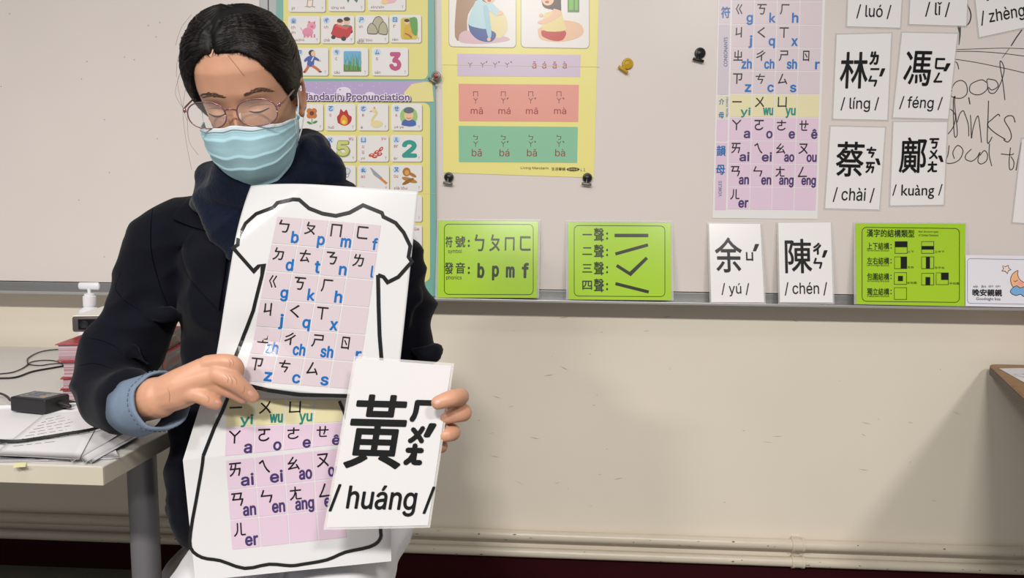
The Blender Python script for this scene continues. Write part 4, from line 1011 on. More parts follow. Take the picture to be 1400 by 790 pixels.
# ------------------------------------------------------------------ the teacher
M_skin = mat('skin', '#cf9b7e', rough=.45, sss=.25, noise_amt=.1, nscale=30, bump=.12, bscale=300, bdist=.0006)
M_hair = mat('black_hair', '#0b0807', rough=.5, spec=.25)
M_jk = mat('navy_wool', '#080a16', rough=.85, spec=.15, sheen=.06, noise_amt=.25, nscale=60, bump=.15, bscale=500)
M_sc = mat('navy_knit', '#10182b', rough=.95, spec=.1, sheen=.15, noise_amt=.3, nscale=120, bump=.5, bscale=260)
M_cf = mat('blue_grey_chambray', '#74859a', rough=.8, noise_amt=.12, nscale=40, bump=.2, bscale=500)
M_tr = mat('white_denim', '#e6e4e8', rough=.8, bump=.1, bscale=300)
M_mask = mat('mask_blue', '#b2d9e4', rough=.75, spec=.25, bump=.1, bscale=600)
M_maskw = mat('mask_white', '#d3dfe6', rough=.7)
person = thing('person', 'person in navy jacket, scarf, glasses and blue face mask, holding charts', 'person')
HM = Matrix.Rotation(radians(1.5), 3, 'Z') @ Matrix.Rotation(radians(-4), 3, 'Y') @ Matrix.Rotation(radians(29), 3, 'X')
HS = .905
HO = V(321.5, 154, 1.045) - HM @ Vector((0, -.085, 0)) * HS
def H(p): return HO + HM @ Vector(p) * HS
PROF = [(-.122, .006, .072, .050), (-.118, .020, .080, .045), (-.105, .036, .087, .03), (-.09, .047, .088, -.002), (-.07, .056, .088, -.03), (-.045, .063, .088, -.055), (-.02, .068, .087, -.075),
        (0, .0715, .085, -.088), (.03, .0735, .090, -.097), (.06, .073, .087, -.098), (.085, .067, .076, -.092), (.105, .053, .057, -.074), (.118, .036, .037, -.05), (.124, .018, .018, -.026), (.126, .004, .004, -.006)]
def prof(z):
    P = PROF
    if z <= P[0][0]: return P[0][1:]
    if z >= P[-1][0]: return P[-1][1:]
    for i in range(len(P) - 1):
        if P[i][0] <= z <= P[i + 1][0]:
            p0, p1, p2, p3 = P[max(i - 1, 0)], P[i], P[i + 1], P[min(i + 2, len(P) - 1)]
            t = (z - p1[0]) / (p2[0] - p1[0]); t = t * t * (3 - 2 * t) * .3 + t * .7
            return tuple(p1[k] + (p2[k] - p1[k]) * t for k in (1, 2, 3))
def gs(x, y, z, c, s): return exp(-((x - c[0]) ** 2 / s[0] ** 2 + (y - c[1]) ** 2 / s[1] ** 2 + (z - c[2]) ** 2 / s[2] ** 2))
def head_pt(az, z, off=0, feat=True):
    """az from the face (0) round to the back (pi); positive az = +x"""
    w, f, b = prof(z); s_, c_ = sin(az), cos(az)
    e = .88
    x = math.copysign(abs(s_) ** e, s_) * w
    if c_ >= 0: y = -(abs(c_) ** e) * f
    else: y = abs(c_) ** e * abs(b if b < 0 else -.0) if b < 0 else abs(c_) ** e * (-b)
    p = Vector((x, y, z))
    d = Vector((s_ * .8, -c_, 0)).normalized()
    if feat and c_ > 0:
        k = 0
        k += .020 * gs(x, 0, z, (0, 0, -.040), (.0085, 1, .013)) + .012 * gs(x, 0, z, (0, 0, -.020), (.006, 1, .022)) + .006 * (gs(x, 0, z, (.011, 0, -.042), (.006, 1, .007)) + gs(x, 0, z, (-.011, 0, -.042), (.006, 1, .007)))
        for sx in (-1, 1):
            k -= .0085 * gs(x, 0, z, (sx * .033, 0, .002), (.017, 1, .014))
            k += .0055 * gs(x, 0, z, (sx * .033, 0, -.005), (.0125, 1, .009))
            k += .002 * gs(x, 0, z, (sx * .032, 0, .024), (.02, 1, .008))
            k += .003 * gs(x, 0, z, (sx * .04, 0, -.032), (.018, 1, .014))
        k += .005 * gs(x, 0, z, (0, 0, -.072), (.018, 1, .007)) + .004 * gs(x, 0, z, (0, 0, -.084), (.014, 1, .006)) - .003 * gs(x, 0, z, (0, 0, -.078), (.02, 1, .003))
        p += Vector((0, -1, 0)) * k
    return p + d * off
def grid_mesh(fn, na, nz, z0, z1):
    vs = []; fs = []
    for j in range(nz + 1):
        z = z0 + (z1 - z0) * j / nz
        for i in range(na): vs.append(fn(2 * pi * i / na - pi, z))
    for j in range(nz):
        for i in range(na): a = j * na + i; b = j * na + (i + 1) % na; fs.append((a, b, b + na, a + na))
    fs.append(tuple(range(na))[::-1]); fs.append(tuple(range(nz * na, (nz + 1) * na)))
    return vs, fs
body = MB()
vs, fs = grid_mesh(lambda a, z: H(head_pt(a, z)), 120, 110, -.1219, .1259)
body.add(vs, fs, M_skin)
for sx in (-1, 1):   # ears
    R = HM @ Matrix.Rotation(sx * .35, 3, 'Z')
    body.ellipsoid(H((sx * .075, .008, -.012)), (.0045, .015, .027), M_skin, R=R)
    for k in range(12):
        a = -1.9 + k * .34
        body.ellipsoid(H((sx * (.0815 + .002 * sin(a)), .010 + .0145 * cos(a), -.008 + .024 * sin(a))), (.0036, .0042, .0048), M_skin, R=R, seg=8, rings=6)
    body.ellipsoid(H((sx * .076, .002, -.036)), (.005, .0075, .009), M_skin, R=R)
NB = V(352, 262, 1.2)
body.tube([H((0, .022, -.055)), H((0, .03, -.10)), NB, NB + Vector((0, .01, -.05))], [.05, .05, .052, .07], M_skin, seg=24, ref=(1, 0, 0))
CH = V(392, 430, 1.215)
body.tube([NB + Vector((0, .01, -.05)), V(375, 320, 1.21), CH, V(398, 560, 1.22), V(400, 680, 1.24)], [.06, .09, .11, .11, .13], M_skin, seg=24, ry=[.04, .05, .07, .07, .08], ref=(1, 0, 0))
SR, SL = V(236, 340, 1.20), V(526, 335, 1.22)
ER, EL = V(151, 507, 1.165), V(556, 520, 1.245)
WR, WL = V(219, 543, .995), V(578, 585, 1.07)
body.tube([V(375, 320, 1.21), SR, SR.lerp(ER, .5), ER, V(146, 538, 1.11), V(180, 550, 1.035), WR], [.03, .034, .036, .034, .036, .031, .028], M_skin, seg=20)
body.tube([V(375, 320, 1.21), SL, SL.lerp(EL, .5), EL, EL.lerp(WL, .3), EL.lerp(WL, .75), WL], [.03, .034, .034, .032, .034, .026, .022], M_skin, seg=20)
def digit(pts, rs, flat=1.0):
    P = spline([V(*p) for p in pts], 4); R = []
    for i in range(len(P)):
        t = i / 4; k = min(int(t), len(rs) - 2); R.append(rs[k] + (rs[k + 1] - rs[k]) * (t - k))
    body.tube(P, R, M_skin, seg=16)
# right hand (image left)
for kx, ky, kd, r0, r1 in ((286, 498, .992, .021, .0125), (298, 511, .987, .023, .0135), (293, 524, .990, .022, .0125), (270, 536, .990, .021, .0125)):
    digit([(221, 541, .997), (250, 538 + (ky - 538) * .4, .992), (kx, ky, kd)], [.026, r0, r1])
digit([(283, 498, .990), (303, 495, .988), (318, 497, .990), (324, 507, .996), (315, 519, 1.004)], [.0125, .0115, .0112, .0102, .0085])
digit([(297, 511, .985), (312, 518, .983), (323, 524, .986), (336, 534, .993), (347, 543.5, 1.000)], [.0138, .0125, .0122, .0104, .0086])
digit([(292, 525, .990), (310, 532, .995), (322, 538, .999), (334, 546, 1.004)], [.012, .0105, .0092, .0072])
digit([(258, 538, .986), (272, 540, .980), (285, 547, .982), (297, 552.5, .988)], [.014, .0112, .0100, .0084])
digit([(250, 520, .998), (275, 512, 1.02), (296, 514, 1.048), (318, 512, 1.062)], [.015, .013, .011, .009])
# left hand (image right)
digit([(578, 585, 1.07), (590, 573, 1.045), (604, 563, 1.03)], [.024, .026, .018])
digit([(590, 560, 1.05), (618, 545, 1.015), (630, 542, .99), (617, 544.5, .965), (597, 551, .957)], [.016, .0125, .0116, .0115, .0090])
digit([(592, 572, 1.045), (616, 562, 1.025), (634, 564, 1.002), (622, 567, .99), (604, 571, .992)], [.014, .012, .0118, .0108, .009])
digit([(590, 588, 1.045), (608, 587, 1.025), (619, 591, 1.004), (611, 594, .99), (600, 596, .992)], [.014, .0115, .0112, .0100, .0085])
digit([(588, 600, 1.05), (598, 606, 1.03), (603, 610, 1.01), (592, 610, .995)], [.012, .0100, .0095, .008])
# legs inside the trousers
hipL, hipR = V(452, 745, 1.25), V(368, 745, 1.25)
SX = (hipL.x + hipR.x) / 2
legs = []
for sx, hp_ in ((-1, hipR), (1, hipL)):
    hp2 = Vector((SX + sx * .075, 1.25, .42)); kn = Vector((SX + sx * .115, .83, .335)); an = Vector((SX + sx * .12, .86, .075))
    legs.append((sx, hp2, kn, an))
    body.tube([Vector((SX, 1.25, .47)), hp2, hp2.lerp(kn, .5), kn, kn.lerp(an, .35), an, an + Vector((0, -.06, -.035))], [.07, .065, .06, .045, .045, .03, .025], M_skin, seg=16)
bme = remeshed(body, 'body', .0021, 3, M_skin)
bodyo = link('body', bme, person)
bvh = BVHTree.FromPolygons([v.co for v in bme.vertices], [tuple(p.vertices) for p in bme.polygons])
def hit(px, py, bv=None, off=0.0):
    r = ray(px, py).normalized(); loc, nrm, idx, dist = (bv or bvh).ray_cast(O0, r)
    return None if loc is None else loc - r * off
def surf_line(name, pts, w, m, parent, off=.0006, n=6, taper=True, bv=None, wmid=None):
    P = [hit(p.x, p.y, bv, off) for p in spline([(a, b, 0) for a, b in pts], n)]; P = [p for p in P if p]
    N = len(P); R = [w * (.35 + .65 * sin(pi * (i + .5) / N)) if taper else w for i in range(N)]
    m_ = MB(); m_.tube(P, R, m, seg=8); return m_.build(name, parent)
# brows: short hairs following the face
M_brow = mat('eyebrow_hair', '#5a4238', rough=.8)
for a in ([(268, 134), (280, 130.5), (292, 130.5), (306, 134)], [(334, 130.5), (346, 125), (358, 123), (372, 125.5)]):
    m_ = MB(); L = spline([(x, y, 0) for x, y in a], 22)
    for i, p in enumerate(L[:-1]):
        for k in range(3):
            u = i / len(L); hh = 4.2 * sin(pi * min(1, .12 + u * .95)) ** .6
            x = p.x + random.uniform(-1.5, 1.5); y = p.y + random.uniform(-hh, hh) * .75
            q = [hit(x, y, None, .0002), hit(x + 1.6, y - .9, None, .0005), hit(x + 3.4, y - 1.2, None, .0003)]
            if all(q): m_.tube(q, [.00028, .00022, .00008], M_brow, seg=4, dome=False)
    m_.build('eyebrow', person, kind='stuff')
M_lash = mat('lash', '#1c1210', rough=.6)
for a in ([(286, 155.5), (292, 158.5), (300, 159), (308, 155.5)], [(341, 152), (348, 153.5), (357, 152.5), (368, 147.5)]):
    surf_line('eyelash_line', a, .0011, M_lash, person, .0003)
M_lid = mat('lid_crease', '#96624c', rough=.6)
for a in ([(285, 149), (293, 147.5), (302, 148.5), (309, 151)], [(340, 146.5), (349, 143.5), (359, 142.5), (369, 142.5)]):
    surf_line('eyelid_crease', a, .0005, M_lid, person, .0001)
# nails
M_nail = mat('nail', '#dba393', rough=.25)
def nail(px, py, rx, ry, rot, name='fingernail'):
    c = hit(px, py); m_ = MB(); vs = []; fs = []; n = 8
    for j in range(n + 1):
        for i in range(n + 1):
            u, v = i / n * 2 - 1, j / n * 2 - 1; k = sqrt(max(0, 1 - .5 * v * v)); l = sqrt(max(0, 1 - .5 * u * u))
            x, y = u * rx * k, v * ry * l
            h = hit(px + x * cos(rot) - y * sin(rot), py + x * sin(rot) + y * cos(rot), None, .0006 - .0008 * (u ** 4 + v ** 4) / 2)
            vs.append(h if h else c)
    if any(v is None or (v - c).length > .02 for v in vs): return
    for j in range(n):
        for i in range(n): a = j * (n + 1) + i; fs.append((a, a + n + 1, a + n + 2, a + 1))
    m_.add(vs, fs, M_nail); m_.build(name, person)
nail(343, 538, 4.8, 3.4, .75); nail(298, 549.5, 3.6, 2.4, .5); nail(598, 550, 4.4, 3.4, -.35)

for a in ([(316, 490), (319, 494), (319, 500)], [(312, 491), (315, 496), (314, 501)], [(318, 514), (323, 519), (324, 526)], [(313, 513), (317, 519), (317, 526)], [(308, 512), (312, 517), (311, 523)], [(334, 527), (334, 533), (331, 538)], [(283, 541), (286, 545), (284, 550)], [(229, 530), (232, 540), (231, 550)]):
    surf_line('skin_crease', a, .00035, mat('crease', '#a0694e', rough=.6), person, .0000)
# hair
def zh(az):
    L = az < 0; a = abs(math.degrees(az)); return zh0(a) - (.030 * exp(-((a - 92) / 22) ** 2) if L else 0) + (.010 if a < 20 else .010 * max(0, (50 - a) / 30))
def zh0(a):
    T = [(0, .078), (20, .077), (38, .070), (52, .052), (62, .030), (72, .008), (82, -.012), (92, -.006), (104, .004), (120, -.02), (140, -.05), (180, -.06)]
    for (a0, z0), (a1, z1) in zip(T, T[1:]):
        if a0 <= a <= a1:
            t = (a - a0) / (a1 - a0); t = t * t * (3 - 2 * t) * .5 + t * .5; return z0 + (z1 - z0) * t
    return -.06
PART = radians(-12)
def hair_pt(az, s, extra=0):
    z0 = zh(az); zz_ = z0 + (.1258 - z0) * (1 - (1 - s) ** 1.0)
    d = zz_ - z0
    th = .0125 * min(1, (d / .022)) ** .55 * (1 if abs(az) < 2.6 else 1.1)
    if az < 0: th += .0065 * exp(-((math.degrees(az) + 88) / 34) ** 2) * min(1, d / .03)
    th = max(th, .0008)
    p = head_pt(az, zz_, 0, False); w, f, b = prof(zz_)
    up = max(0, (zz_ - .05) / .08)
    nrm = Vector((sin(az) * (1 - up * .8), -cos(az) * (1 - up * .8), .15 + up)).normalized()
    dz = 0
    gx_ = p.x + .014
    if p.y < -.015: dz = .004 * exp(-(gx_ / .005) ** 2) * min(1, (-p.y - .015) / .03) + .0150 * exp(-(gx_ / .0014) ** 2) * max(0, min(1, (-p.y - .060) / .014)) * (.6 + .4 * sin(s * 140))
    lock = .0005 * sin(az * 30 + 3 * sin(s * 5))
    return H(p + nrm * (th - dz + extra + lock * min(1, d / .02)))
na, nz = 240, 60; vs = []; fs = []
for j in range(nz + 1):
    for i in range(na): vs.append(hair_pt(2 * pi * i / na - pi, j / nz))
for j in range(nz):
    for i in range(na): a = j * na + i; b = j * na + (i + 1) % na; fs.append((a, b, b + na, a + na))
fs.append(tuple(range(nz * na, (nz + 1) * na)))
m_ = MB(); m_.add(vs, fs, M_hair)
hair = m_.build('hair', person)
m_ = MB(); m_.ellipsoid(H((0, .125, .0)), (.04, .032, .036), M_hair, R=HM, seg=24, rings=16); m_.build('hair_bun', hair)
# strands combed from the parting and the hairline to the bun
M_str = mat('hair_strand', '#100b0a', rough=.38, spec=.35)
m_ = MB()
for i in range(1100):
    sgn = 1 if random.random() < .6 else -1
    az0 = PART + sgn * random.uniform(0, 1.45); near = abs(az0 - PART) < .22
    s0 = random.uniform(.0, .8) if near else random.uniform(.0, .05)
    s_mid = min(.95, s0 + random.uniform(.15, .6) * (1 - abs(az0 - PART) / 2.4)); P = []
    n = 18; az1 = sgn * random.uniform(2.5, 3.1); frac = random.uniform(.35, 1.0); e0 = random.uniform(0, .25) if near else 0
    ex_ = random.uniform(.0000, .0009); ph = random.uniform(0, 6)
    for k in range(n + 1):
        t = e0 + (frac - e0) * k / n; az = az0 + (az1 - az0) * t ** 1.15
        s_ = s0 + (s_mid - s0) * sin(min(1, t * 1.5) * pi / 2) - max(0, t - .5) * .5 * (s_mid - .3)
        P.append(hair_pt(az, min(.97, max(.0, s_ + .004 * sin(ph + t * 7))), ex_))
    m_.tube(P, [.00012 + .00034 * sin(pi * (k + .3) / (n + 1)) for k in range(n + 1)], M_str if i % 9 else mat('brown_strand', '#3a2a24', rough=.35), seg=4, dome=False)
for i in range(260):   # baby hairs that soften the hairline
    az = random.uniform(-1.5, 1.35); u = random.uniform(-.0035, .004); z0_ = zh(az)
    p0 = H(head_pt(az, z0_ - abs(u), .0004, True)); d_ = 1 if az > PART else -1
    p2 = hair_pt(az + d_ * random.uniform(.03, .12), random.uniform(.05, .16), .0006); p1 = p0.lerp(p2, .5) + HM @ Vector((0, -.0012, 0))
    m_.tube([p0, p1, p2], [.00008, .00025, .0003], M_hair, seg=4, dome=False)
m_.build('hair_strands', hair, kind='stuff')
m_ = MB()
for pts in ([(252, 92), (243, 110), (248, 140), (256, 165)], [(256, 150), (258, 190), (268, 208), (272, 212)], [(304, 66), (320, 86), (334, 104)], [(254, 120), (250, 150), (254, 190), (262, 232)],
            [(262, 20), (248, 38), (240, 62)], [(404, 96), (408, 108), (405, 124)], [(252, 60), (243, 80), (241, 105)], [(246, 100), (240, 128), (252, 150)], [(392, 118), (397, 132), (400, 150)]):
    P = spline([V(x, y, 1.06 if 285 < x < 345 else 1.10) for x, y in pts], 8)
    if 285 < pts[0][0] < 345: P = [q for q in (hit(p.x, p.y, None, .0012) for p in spline([(a, b, 0) for a, b in pts], 8)) if q]
    m_.tube(P, .00018, M_str, seg=4, dome=False)
m_.build('stray_hairs', hair, kind='stuff')

# mask
def mask_pt(s, t, off=0):
    a = s * radians(84)
    zt = -.014 - .020 * abs(s) ** 1.3 + .004 * exp(-(s / .12) ** 2); zb = -.128 + .052 * abs(s) ** 2.2
    z = zt + (zb - zt) * t
    yc = -.100 - .022 * sin(pi * min(1, t * .95 + .12)) ** .8
    if t < .35: yc -= .006 * exp(-(s / .13) ** 2) * (1 - t / .35)
    ye = -.012
    y = ye + (yc - ye) * (cos(a) ** .85 if cos(a) > 0 else 0) * (1 - .10 * t)
    x = (.0765 - .010 * t * t + (.004 if s < 0 else 0)) * sin(a) / sin(radians(84))
    pl = 0
    e = (1 - abs(s) ** 6)
    for t0 in (.14, .40, .60): 
        k = (t - t0 - .02 * (1 - s * s) ) / .13
        if 0 <= k <= 1: pl += .0021 * (1 - k) ** 1.5 * e
    y -= pl * cos(a); x += pl * sin(a)
    z += .0008 * sin(17 * s + 5 * t)
    return H(Vector((x, y, z)) + Vector((sin(a), -cos(a), 0)) * off)
ns, nt = 60, 56
def patch(fn, ns, nt, thick, m, name, parent):
    vs = [fn(i / ns * 2 - 1, j / nt, 0) for j in range(nt + 1) for i in range(ns + 1)] + [fn(i / ns * 2 - 1, j / nt, -thick) for j in range(nt + 1) for i in range(ns + 1)]
    K = (ns + 1) * (nt + 1); fs = []
    for j in range(nt):
        for i in range(ns):
            a = j * (ns + 1) + i; f = (a, a + ns + 1, a + ns + 2, a + 1); fs.append(f); fs.append(tuple(k + K for k in f[::-1]))
    e = [i for i in range(ns + 1)] + [j * (ns + 1) + ns for j in range(1, nt + 1)] + [nt * (ns + 1) + i for i in range(ns - 1, -1, -1)] + [j * (ns + 1) for j in range(nt - 1, 0, -1)]
    for a, b in zip(e, e[1:] + e[:1]): fs.append((a, b, b + K, a + K))
    q = MB(); q.add(vs, fs, m); return q.build(name, parent)
maskr = patch(mask_pt, ns, nt, .0012, M_mask, 'face_mask', person)
patch(lambda s, t, o: mask_pt(s, -.005 + t * .055, o + .0008), 60, 4, .0006, M_maskw, 'nose_band', maskr)
for sx in (-1, 1):
    patch(lambda s, t, o: mask_pt(sx * (.96 + s * .05), t, o + .0009), 4, 40, .0006, M_maskw, 'side_seam', maskr)
    for t0 in (.0, .97):
        m_ = MB(); A = mask_pt(sx * .99, t0, .001)
        B = H((sx * .078, .0, .008)) if t0 < .5 else H((sx * .079, .006, -.038)); C = H((sx * .079, .018, .012 if t0 < .5 else -.03))
        m_.tube(spline([A, A.lerp(B, .5) + HM @ Vector((sx * .002, 0, 0)), B, C], 5), .0011, mat('ear_loop', '#e8edf0', rough=.6), seg=8); m_.build('ear_loop', maskr)
m_ = MB(); m_.ellipsoid(mask_pt(.99, .0, .002), (.0022, .002, .003), mat('teal_bead', '#3aa6a8', rough=.4)); m_.build('loop_bead', maskr)
m_ = MB()
for t0 in (.075, ):
    for i in range(90):
        s = i / 90 * 1.8 - .9; m_.ellipsoid(mask_pt(s, t0, .0010), (.0005, .0004, .00035), mat('stitch', '#8fb4c0', rough=.8), seg=5, rings=4)
for sx in (-1, 1):
    for c0 in (.925, .985):
        for i in range(24): m_.ellipsoid(mask_pt(sx * c0, .04 + i / 25, .0018), (.0006, .0006, .0006), mat('stitch', '#8fb4c0', rough=.8), seg=5, rings=4)
m_.build('stitching', maskr, kind='stuff')

# glasses
gl = None
M_rim = mat('rose_metal', '#8f6a70', rough=.25, metal=.6)
def lens_ring(sx, k=1.0):
    out = []
    for i in range(36):
        a = 2 * pi * i / 36; c, q = cos(a), sin(a)
        x = math.copysign(abs(c) ** .85, c) * .0305 * k; z = math.copysign(abs(q) ** .85, q) * .0205 * k
        out.append(Vector((sx * .0395 + x, -.1005 + .10 * max(0, abs(sx * .0395 + x) - .02) + .12 * z, .003 + z)))
    return out
gmb = MB()
R0 = lens_ring(-1); gmb.tube([H(p) for p in R0] + [H(R0[0])], .00095, M_rim, seg=8, dome=False)
R1 = lens_ring(1); gmb.tube([H(p) for p in R1] + [H(R1[0])], .00095, M_rim, seg=8, dome=False)
gmb.tube(spline([H((-.0095, -.100, .009)), H((-.003, -.104, .0125)), H((.003, -.104, .0125)), H((.0095, -.100, .009))], 5), .0012, M_rim, seg=8)
gl = gmb.build('glasses', person)
for sx, R_ in ((-1, R0), (1, R1)):
    m_ = MB(); c = H(Vector((sx * .0395, -.0985, .003))); m_.add([H(p) for p in R_] + [c], [(i, (i + 1) % 36, 36) for i in range(36)], mat('lens_clear', '#ffffff', rough=.03, alpha=.08, spec=.6)); m_.build('lens', gl)
    m_ = MB(); m_.tube(spline([H((sx * .0695, -.0945, .010)), H((sx * .0745, -.091, .011)), H((sx * .079, -.075, .011)), H((sx * .080, -.02, .010)), H((sx * .0795, .012, .006))], 5), .0013, M_rim, seg=8); m_.build('temple_arm', gl)
    m_ = MB(); m_.ellipsoid(H((sx * .0745, -.0915, .011)), (.0022, .002, .0035), M_rim); m_.build('hinge', gl)
    m_ = MB(); m_.ellipsoid(H((sx * .011, -.097, -.003)), (.0018, .003, .006), mat('nose_pad', '#e6d8d4', rough=.2, alpha=.6)); m_.build('nose_pad', gl)

# jacket
def fold(sc, amp, sc2=None, amp2=0, rid=0):
    def f(p, n):
        q = Vector((p.x * sc, p.y * sc, p.z * sc * 1.4)); v = noise.noise(q) * amp
        if rid: v += rid * (1 - abs(noise.noise(Vector((p.x * 9 + p.z * 7, p.y * 9, p.z * 16 - p.x * 8)))) * 3)
        return v
    return f
jk = MB()
jk.tube([V(352, 270, 1.215), V(365, 292, 1.215), V(378, 325, 1.215), V(388, 380, 1.22), V(392, 440, 1.225), V(395, 520, 1.225), V(396, 600, 1.225), V(392, 680, 1.23), V(398, 712, 1.24)],
        [.088, .135, .172, .170, .165, .158, .172, .188, .178], M_jk, seg=48, ry=[.066, .075, .093, .105, .108, .103, .112, .125, .11], ref=(1, 0, 0), power=2.3, capd=.25)
jk.tube([V(300, 306, 1.205), V(250, 311, 1.20), V(226, 326, 1.20), SR.lerp(ER, .35), SR.lerp(ER, .7), ER], [.042, .047, .053, .054, .052, .056], M_jk, seg=32)
CE = ER.lerp(WR, .60)
jk.tube([SR.lerp(ER, .7), ER, V(152, 540, 1.115), V(178, 553, 1.055)], [.050, .055, .051, .043], M_jk, seg=32)
jk.tube([V(450, 300, 1.225), V(515, 312, 1.22), SL + Vector((0, 0, -.01)), SL.lerp(EL, .35), SL.lerp(EL, .7), EL], [.045, .053, .060, .060, .056, .054], M_jk, seg=32)
jk.tube([EL, EL.lerp(WL, .4), EL.lerp(WL, .78)], [.054, .046, .038], M_jk, seg=32)
# side tail hanging on the image left
jk.tube([V(272, 560, 1.2), V(268, 640, 1.19), V(266, 700, 1.185), V(272, 738, 1.185)], [.028, .03, .028, .012], M_jk, seg=20, ry=[.06, .07, .065, .03], ref=(1, 0, 0))
# elbow and armpit folds as soft ridges
def ridge(pts, r):
    P = spline([V(*p) for p in pts], 5); n = len(P); jk.tube(P, [r * (.4 + .6 * sin(pi * i / (n - 1))) for i in range(n)], M_jk, seg=10)
ridge([(170, 398, 1.150), (205, 425, 1.138), (240, 430, 1.15)], .011)
ridge([(128, 455, 1.145), (165, 470, 1.128), (205, 500, 1.12)], .007)
ridge([(112, 505, 1.125), (150, 500, 1.105), (190, 520, 1.08)], .007)
ridge([(575, 395, 1.19), (560, 420, 1.17), (555, 450, 1.18)], .010)
ridge([(600, 475, 1.20), (585, 485, 1.18), (565, 480, 1.18)], .010)
jme = remeshed(jk, 'jacket', .0045, 12, M_jk, fold(9, .012, rid=.006))
jacket = link('jacket', jme, person)
jb = BVHTree.FromPolygons([v.co for v in jme.vertices], [tuple(p.vertices) for p in jme.polygons])
def ruled(A, B, n, k, bv, off, thick, m, name, parent):
    PA = spline([(a, b, 0) for a, b in A], n); PB = spline([(a, b, 0) for a, b in B], n); L = min(len(PA), len(PB)); g = []; ok = True
    rows = []
    for i in range(L):
        row = []
        for j in range(k + 1):
            p = PA[i].lerp(PB[i], j / k); h = hit(p.x, p.y, bv, off)
            row.append(h)
        rows.append(row)
    d0 = None
    for row in rows:
        for j, h in enumerate(row):
            if h is None: row[j] = next((q for q in row if q), None)
    rows = [r for r in rows if r[0] is not None]
    vs = [p for r in rows for p in r]; W = k + 1; R = len(rows)
    dirn = [(O0 - p).normalized() for p in vs]; K = len(vs)
    vs2 = vs + [p - d * (thick + off) for p, d in zip(vs, dirn)]; fs = []
    for i in range(R - 1):
        for j in range(k): a = i * W + j; f = (a, a + W, a + W + 1, a + 1); fs.append(f); fs.append(tuple(q + K for q in f[::-1]))
    e = list(range(W)) + [i * W + k for i in range(1, R)] + [(R - 1) * W + j for j in range(k - 1, -1, -1)] + [i * W for i in range(R - 2, 0, -1)]
    for a, b in zip(e, e[1:] + e[:1]): fs.append((a, b, b + K, a + K))
    q = MB(); q.add(vs2, fs, m); return q.build(name, parent)
ruled([(270, 250), (255, 272), (236, 296), (252, 306), (270, 312)], [(284, 258), (290, 275), (297, 295), (306, 312), (314, 326)], 6, 8, jb, .005, .003, M_jk, 'collar', jacket)
ruled([(262, 315), (248, 340), (257, 374), (275, 398), (297, 421)], [(304, 322), (309, 345), (307, 372), (303, 398), (299, 424)], 6, 8, jb, .007, .003, M_jk, 'lapel', jacket)
ruled([(455, 250), (480, 250), (520, 258), (545, 268)], [(450, 262), (470, 275), (500, 285), (520, 290)], 6, 6, jb, .005, .003, M_jk, 'collar', jacket)
for a in ([(209, 284), (207, 300), (206, 325), (208, 350), (214, 374), (224, 405), (240, 436)], [(166, 372), (158, 392), (164, 404), (176, 415), (196, 426)], [(120, 462), (140, 466), (162, 476)], [(108, 500), (130, 497), (156, 505)]):
    surf_line('seam' if a[0][0] == 209 else 'fold_shade_line', a, .0009 if a[0][0] == 209 else .0006, mat('seam_fold_shade', '#05060d', rough=.95, spec=.05), jacket, -.0002, bv=jb)  # real shoulder seam, plus dark lines painting the shade in the sleeve folds
# sweater strip beside the chart
ruled([(318, 330), (312, 370), (306, 420), (303, 470), (300, 520)], [(350, 330), (350, 370), (345, 420), (340, 470), (335, 520)], 5, 5, jb, .003, .002, mat('navy_sweater', '#141d33', rough=.9), 'sweater_front', person)

# scarf
sc = MB()
def ring(cx, cy, d, rx, ry, r, tilt, dz_back=0, n=28, ph=0):
    c = V(cx, cy, d); P = []; R = []
    for i in range(n + 1):
        a = 2 * pi * i / n; P.append(c + Vector((rx * cos(a), ry * sin(a), tilt * cos(a) + dz_back * sin(a)))); R.append(r * (1 + .10 * sin(3 * a + ph)))
    sc.tube(P, R, M_sc, seg=18, dome=False)
ring(360, 226, 1.195, .076, .072, .029, .020, .022)
ring(364, 246, 1.20, .084, .070, .031, .012, .022, ph=1)
ring(360, 272, 1.205, .080, .062, .030, .002, .010, ph=2)
sc.tube([V(292, 262, 1.145), V(305, 292, 1.125), V(318, 325, 1.118), V(325, 350, 1.12)], [.03, .032, .026, .014], M_sc, seg=18, ry=[.016, .016, .014, .01], ref=(1, 0, 0))
sc.tube([V(430, 200, 1.19), V(445, 225, 1.19), V(450, 250, 1.19)], [.022, .027, .024], M_sc, seg=18)
sme = remeshed(sc, 'scarf', .0035, 4, M_sc, fold(17, .010, rid=.005))
link('scarf', sme, person)

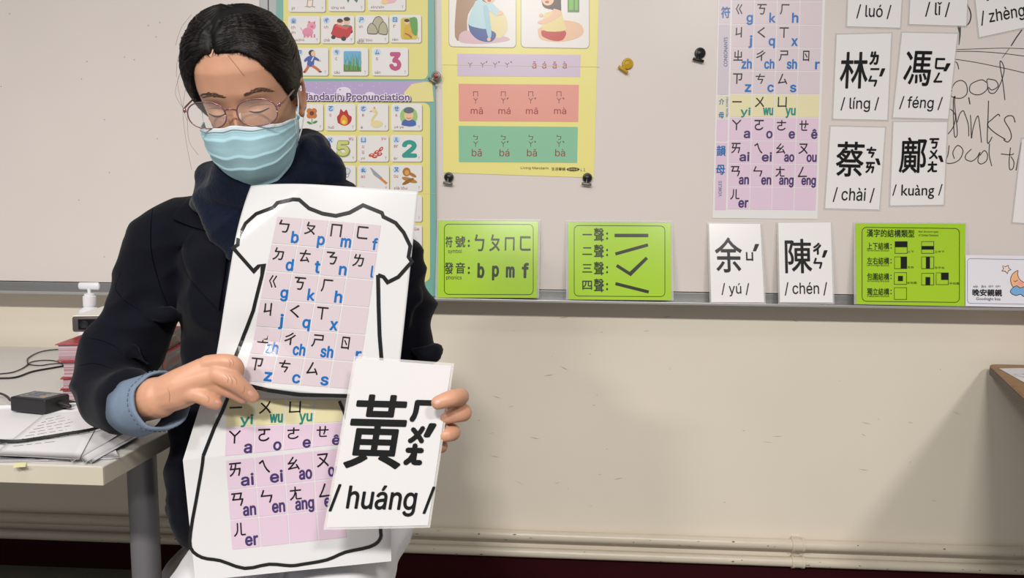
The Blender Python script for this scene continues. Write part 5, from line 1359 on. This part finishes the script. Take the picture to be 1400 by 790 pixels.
# shirt cuff folded over the jacket sleeve
def cuff(A, B, r0, r1, name):
    ax = (B - A).normalized(); m_ = MB(); n = 40; prof_ = []
    X = ax.cross(Vector((0, 0, 1))).normalized(); Y = ax.cross(X); L = (B - A).length
    pr = [(0.0, r0 * .93), (.01, r0 * 1.02), (.35, (r0 + r1) / 2 * 1.01), (.93, r1 * 1.03), (1.0, r1 * 1.0), (1.005, r1 * .94), (.93, r1 * .90), (.3, r1 * .86)]
    vs = []; fs = []
    for t_, r in pr:
        for k in range(n):
            a = 2 * pi * k / n; rr = r * (1 + .035 * sin(2 * a + 1) + .02 * sin(5 * a + t_ * 4) + .012 * sin(9 * a - 6 * t_))
            vs.append(A + ax * L * (t_ + .05 * sin(a)) + X * rr * cos(a) + Y * rr * sin(a))
    for i in range(len(pr) - 1):
        for k in range(n): a = i * n + k; b = i * n + (k + 1) % n; fs.append((a, b, b + n, a + n))
    m_.add(vs, fs, M_cf); o = m_.build(name, person)
    # stitched hem near the opening
    s_ = MB()
    for k in range(n):
        a = 2 * pi * (k + .2) / n; b_ = 2 * pi * (k + .8) / n
        def q(a): 
            rr = r1 * 1.03 * (1 + .035 * sin(2 * a + 1) + .02 * sin(5 * a + .9 * 4) + .012 * sin(9 * a - 6 * .9)) + .0006
            return A + ax * L * (.87 + .05 * sin(a)) + X * rr * cos(a) + Y * rr * sin(a)
        s_.tube([q(a), q(b_)], .0006, mat('cuff_thread', '#5d6d82', rough=.8), seg=4, dome=False)
    s_.build('stitching', o, kind='stuff')
    return o
fa = (WR - ER).normalized()
cuff(V(187, 556, 1.04), V(223, 547, 1.003), .042, .041, 'shirt_cuff')
# trousers
tr = MB()
tr.ellipsoid((SX + .002, 1.25, .43), (.178, .13, .095), M_tr, seg=32, rings=20)
for sx, hp2, kn, an in legs:
    tr.tube([hp2 + Vector((0, .03, 0)), hp2 + Vector((0, -.06, -.008)), hp2.lerp(kn, .5), kn, kn.lerp(an, .2), kn.lerp(an, .6), an], [.085, .088, .078, .066, .066, .06, .062], M_tr, seg=32)
tme = remeshed(tr, 'trousers', .006, 4, M_tr, fold(14, .008, rid=.002)); link('trousers', tme, person)
for sx, hp2, kn, an in legs:
    m_ = MB(); m_.tube([an + Vector((0, .03, -.04)), an + Vector((0, -.03, -.043)), an + Vector((0, -.11, -.05)), an + Vector((0, -.16, -.053))], [.034, .037, .038, .028], mat('dark_shoe', '#1d1b1c', rough=.5), seg=20, ry=[.034, .030, .024, .018], ref=(1, 0, 0)); m_.build('shoe', person)
    m_ = MB(); m_.tube([an + Vector((0, .035, -.070)), an + Vector((0, -.16, -.070))], [.036, .036], mat('shoe_sole', '#cfcac2', rough=.7), seg=16, ry=[.005, .005], ref=(1, 0, 0)); m_.build('shoe_sole', person)
# stool
st = thing('stool', 'low stool with curved grey tube legs under the teacher', 'stool')
m_ = MB(); m_.lathe((SX, 1.24, .282), [(.115, 0), (.128, .004), (.130, .016), (.124, .026), (.0001, .028)], mat('stool_seat', '#5a5860', rough=.6), seg=36); m_.build('seat', st, 'auto')
for ang_ in (170, 100, -15, -100):
    u = Vector((cos(radians(ang_)), sin(radians(ang_)), 0)); c = Vector((SX, 1.24, .274))
    P = spline([c + u * .05, c + u * .10 + Vector((0, 0, .002)), c + u * .15 + Vector((0, 0, -.012)), c + u * .19 + Vector((0, 0, -.07)), c + u * .205 + Vector((0, 0, -.16)), Vector((c.x, c.y, .01)) + u * .215], 6)
    m_ = MB(); m_.tube(P, .0115, M_leg, seg=14); m_.build('leg', st)
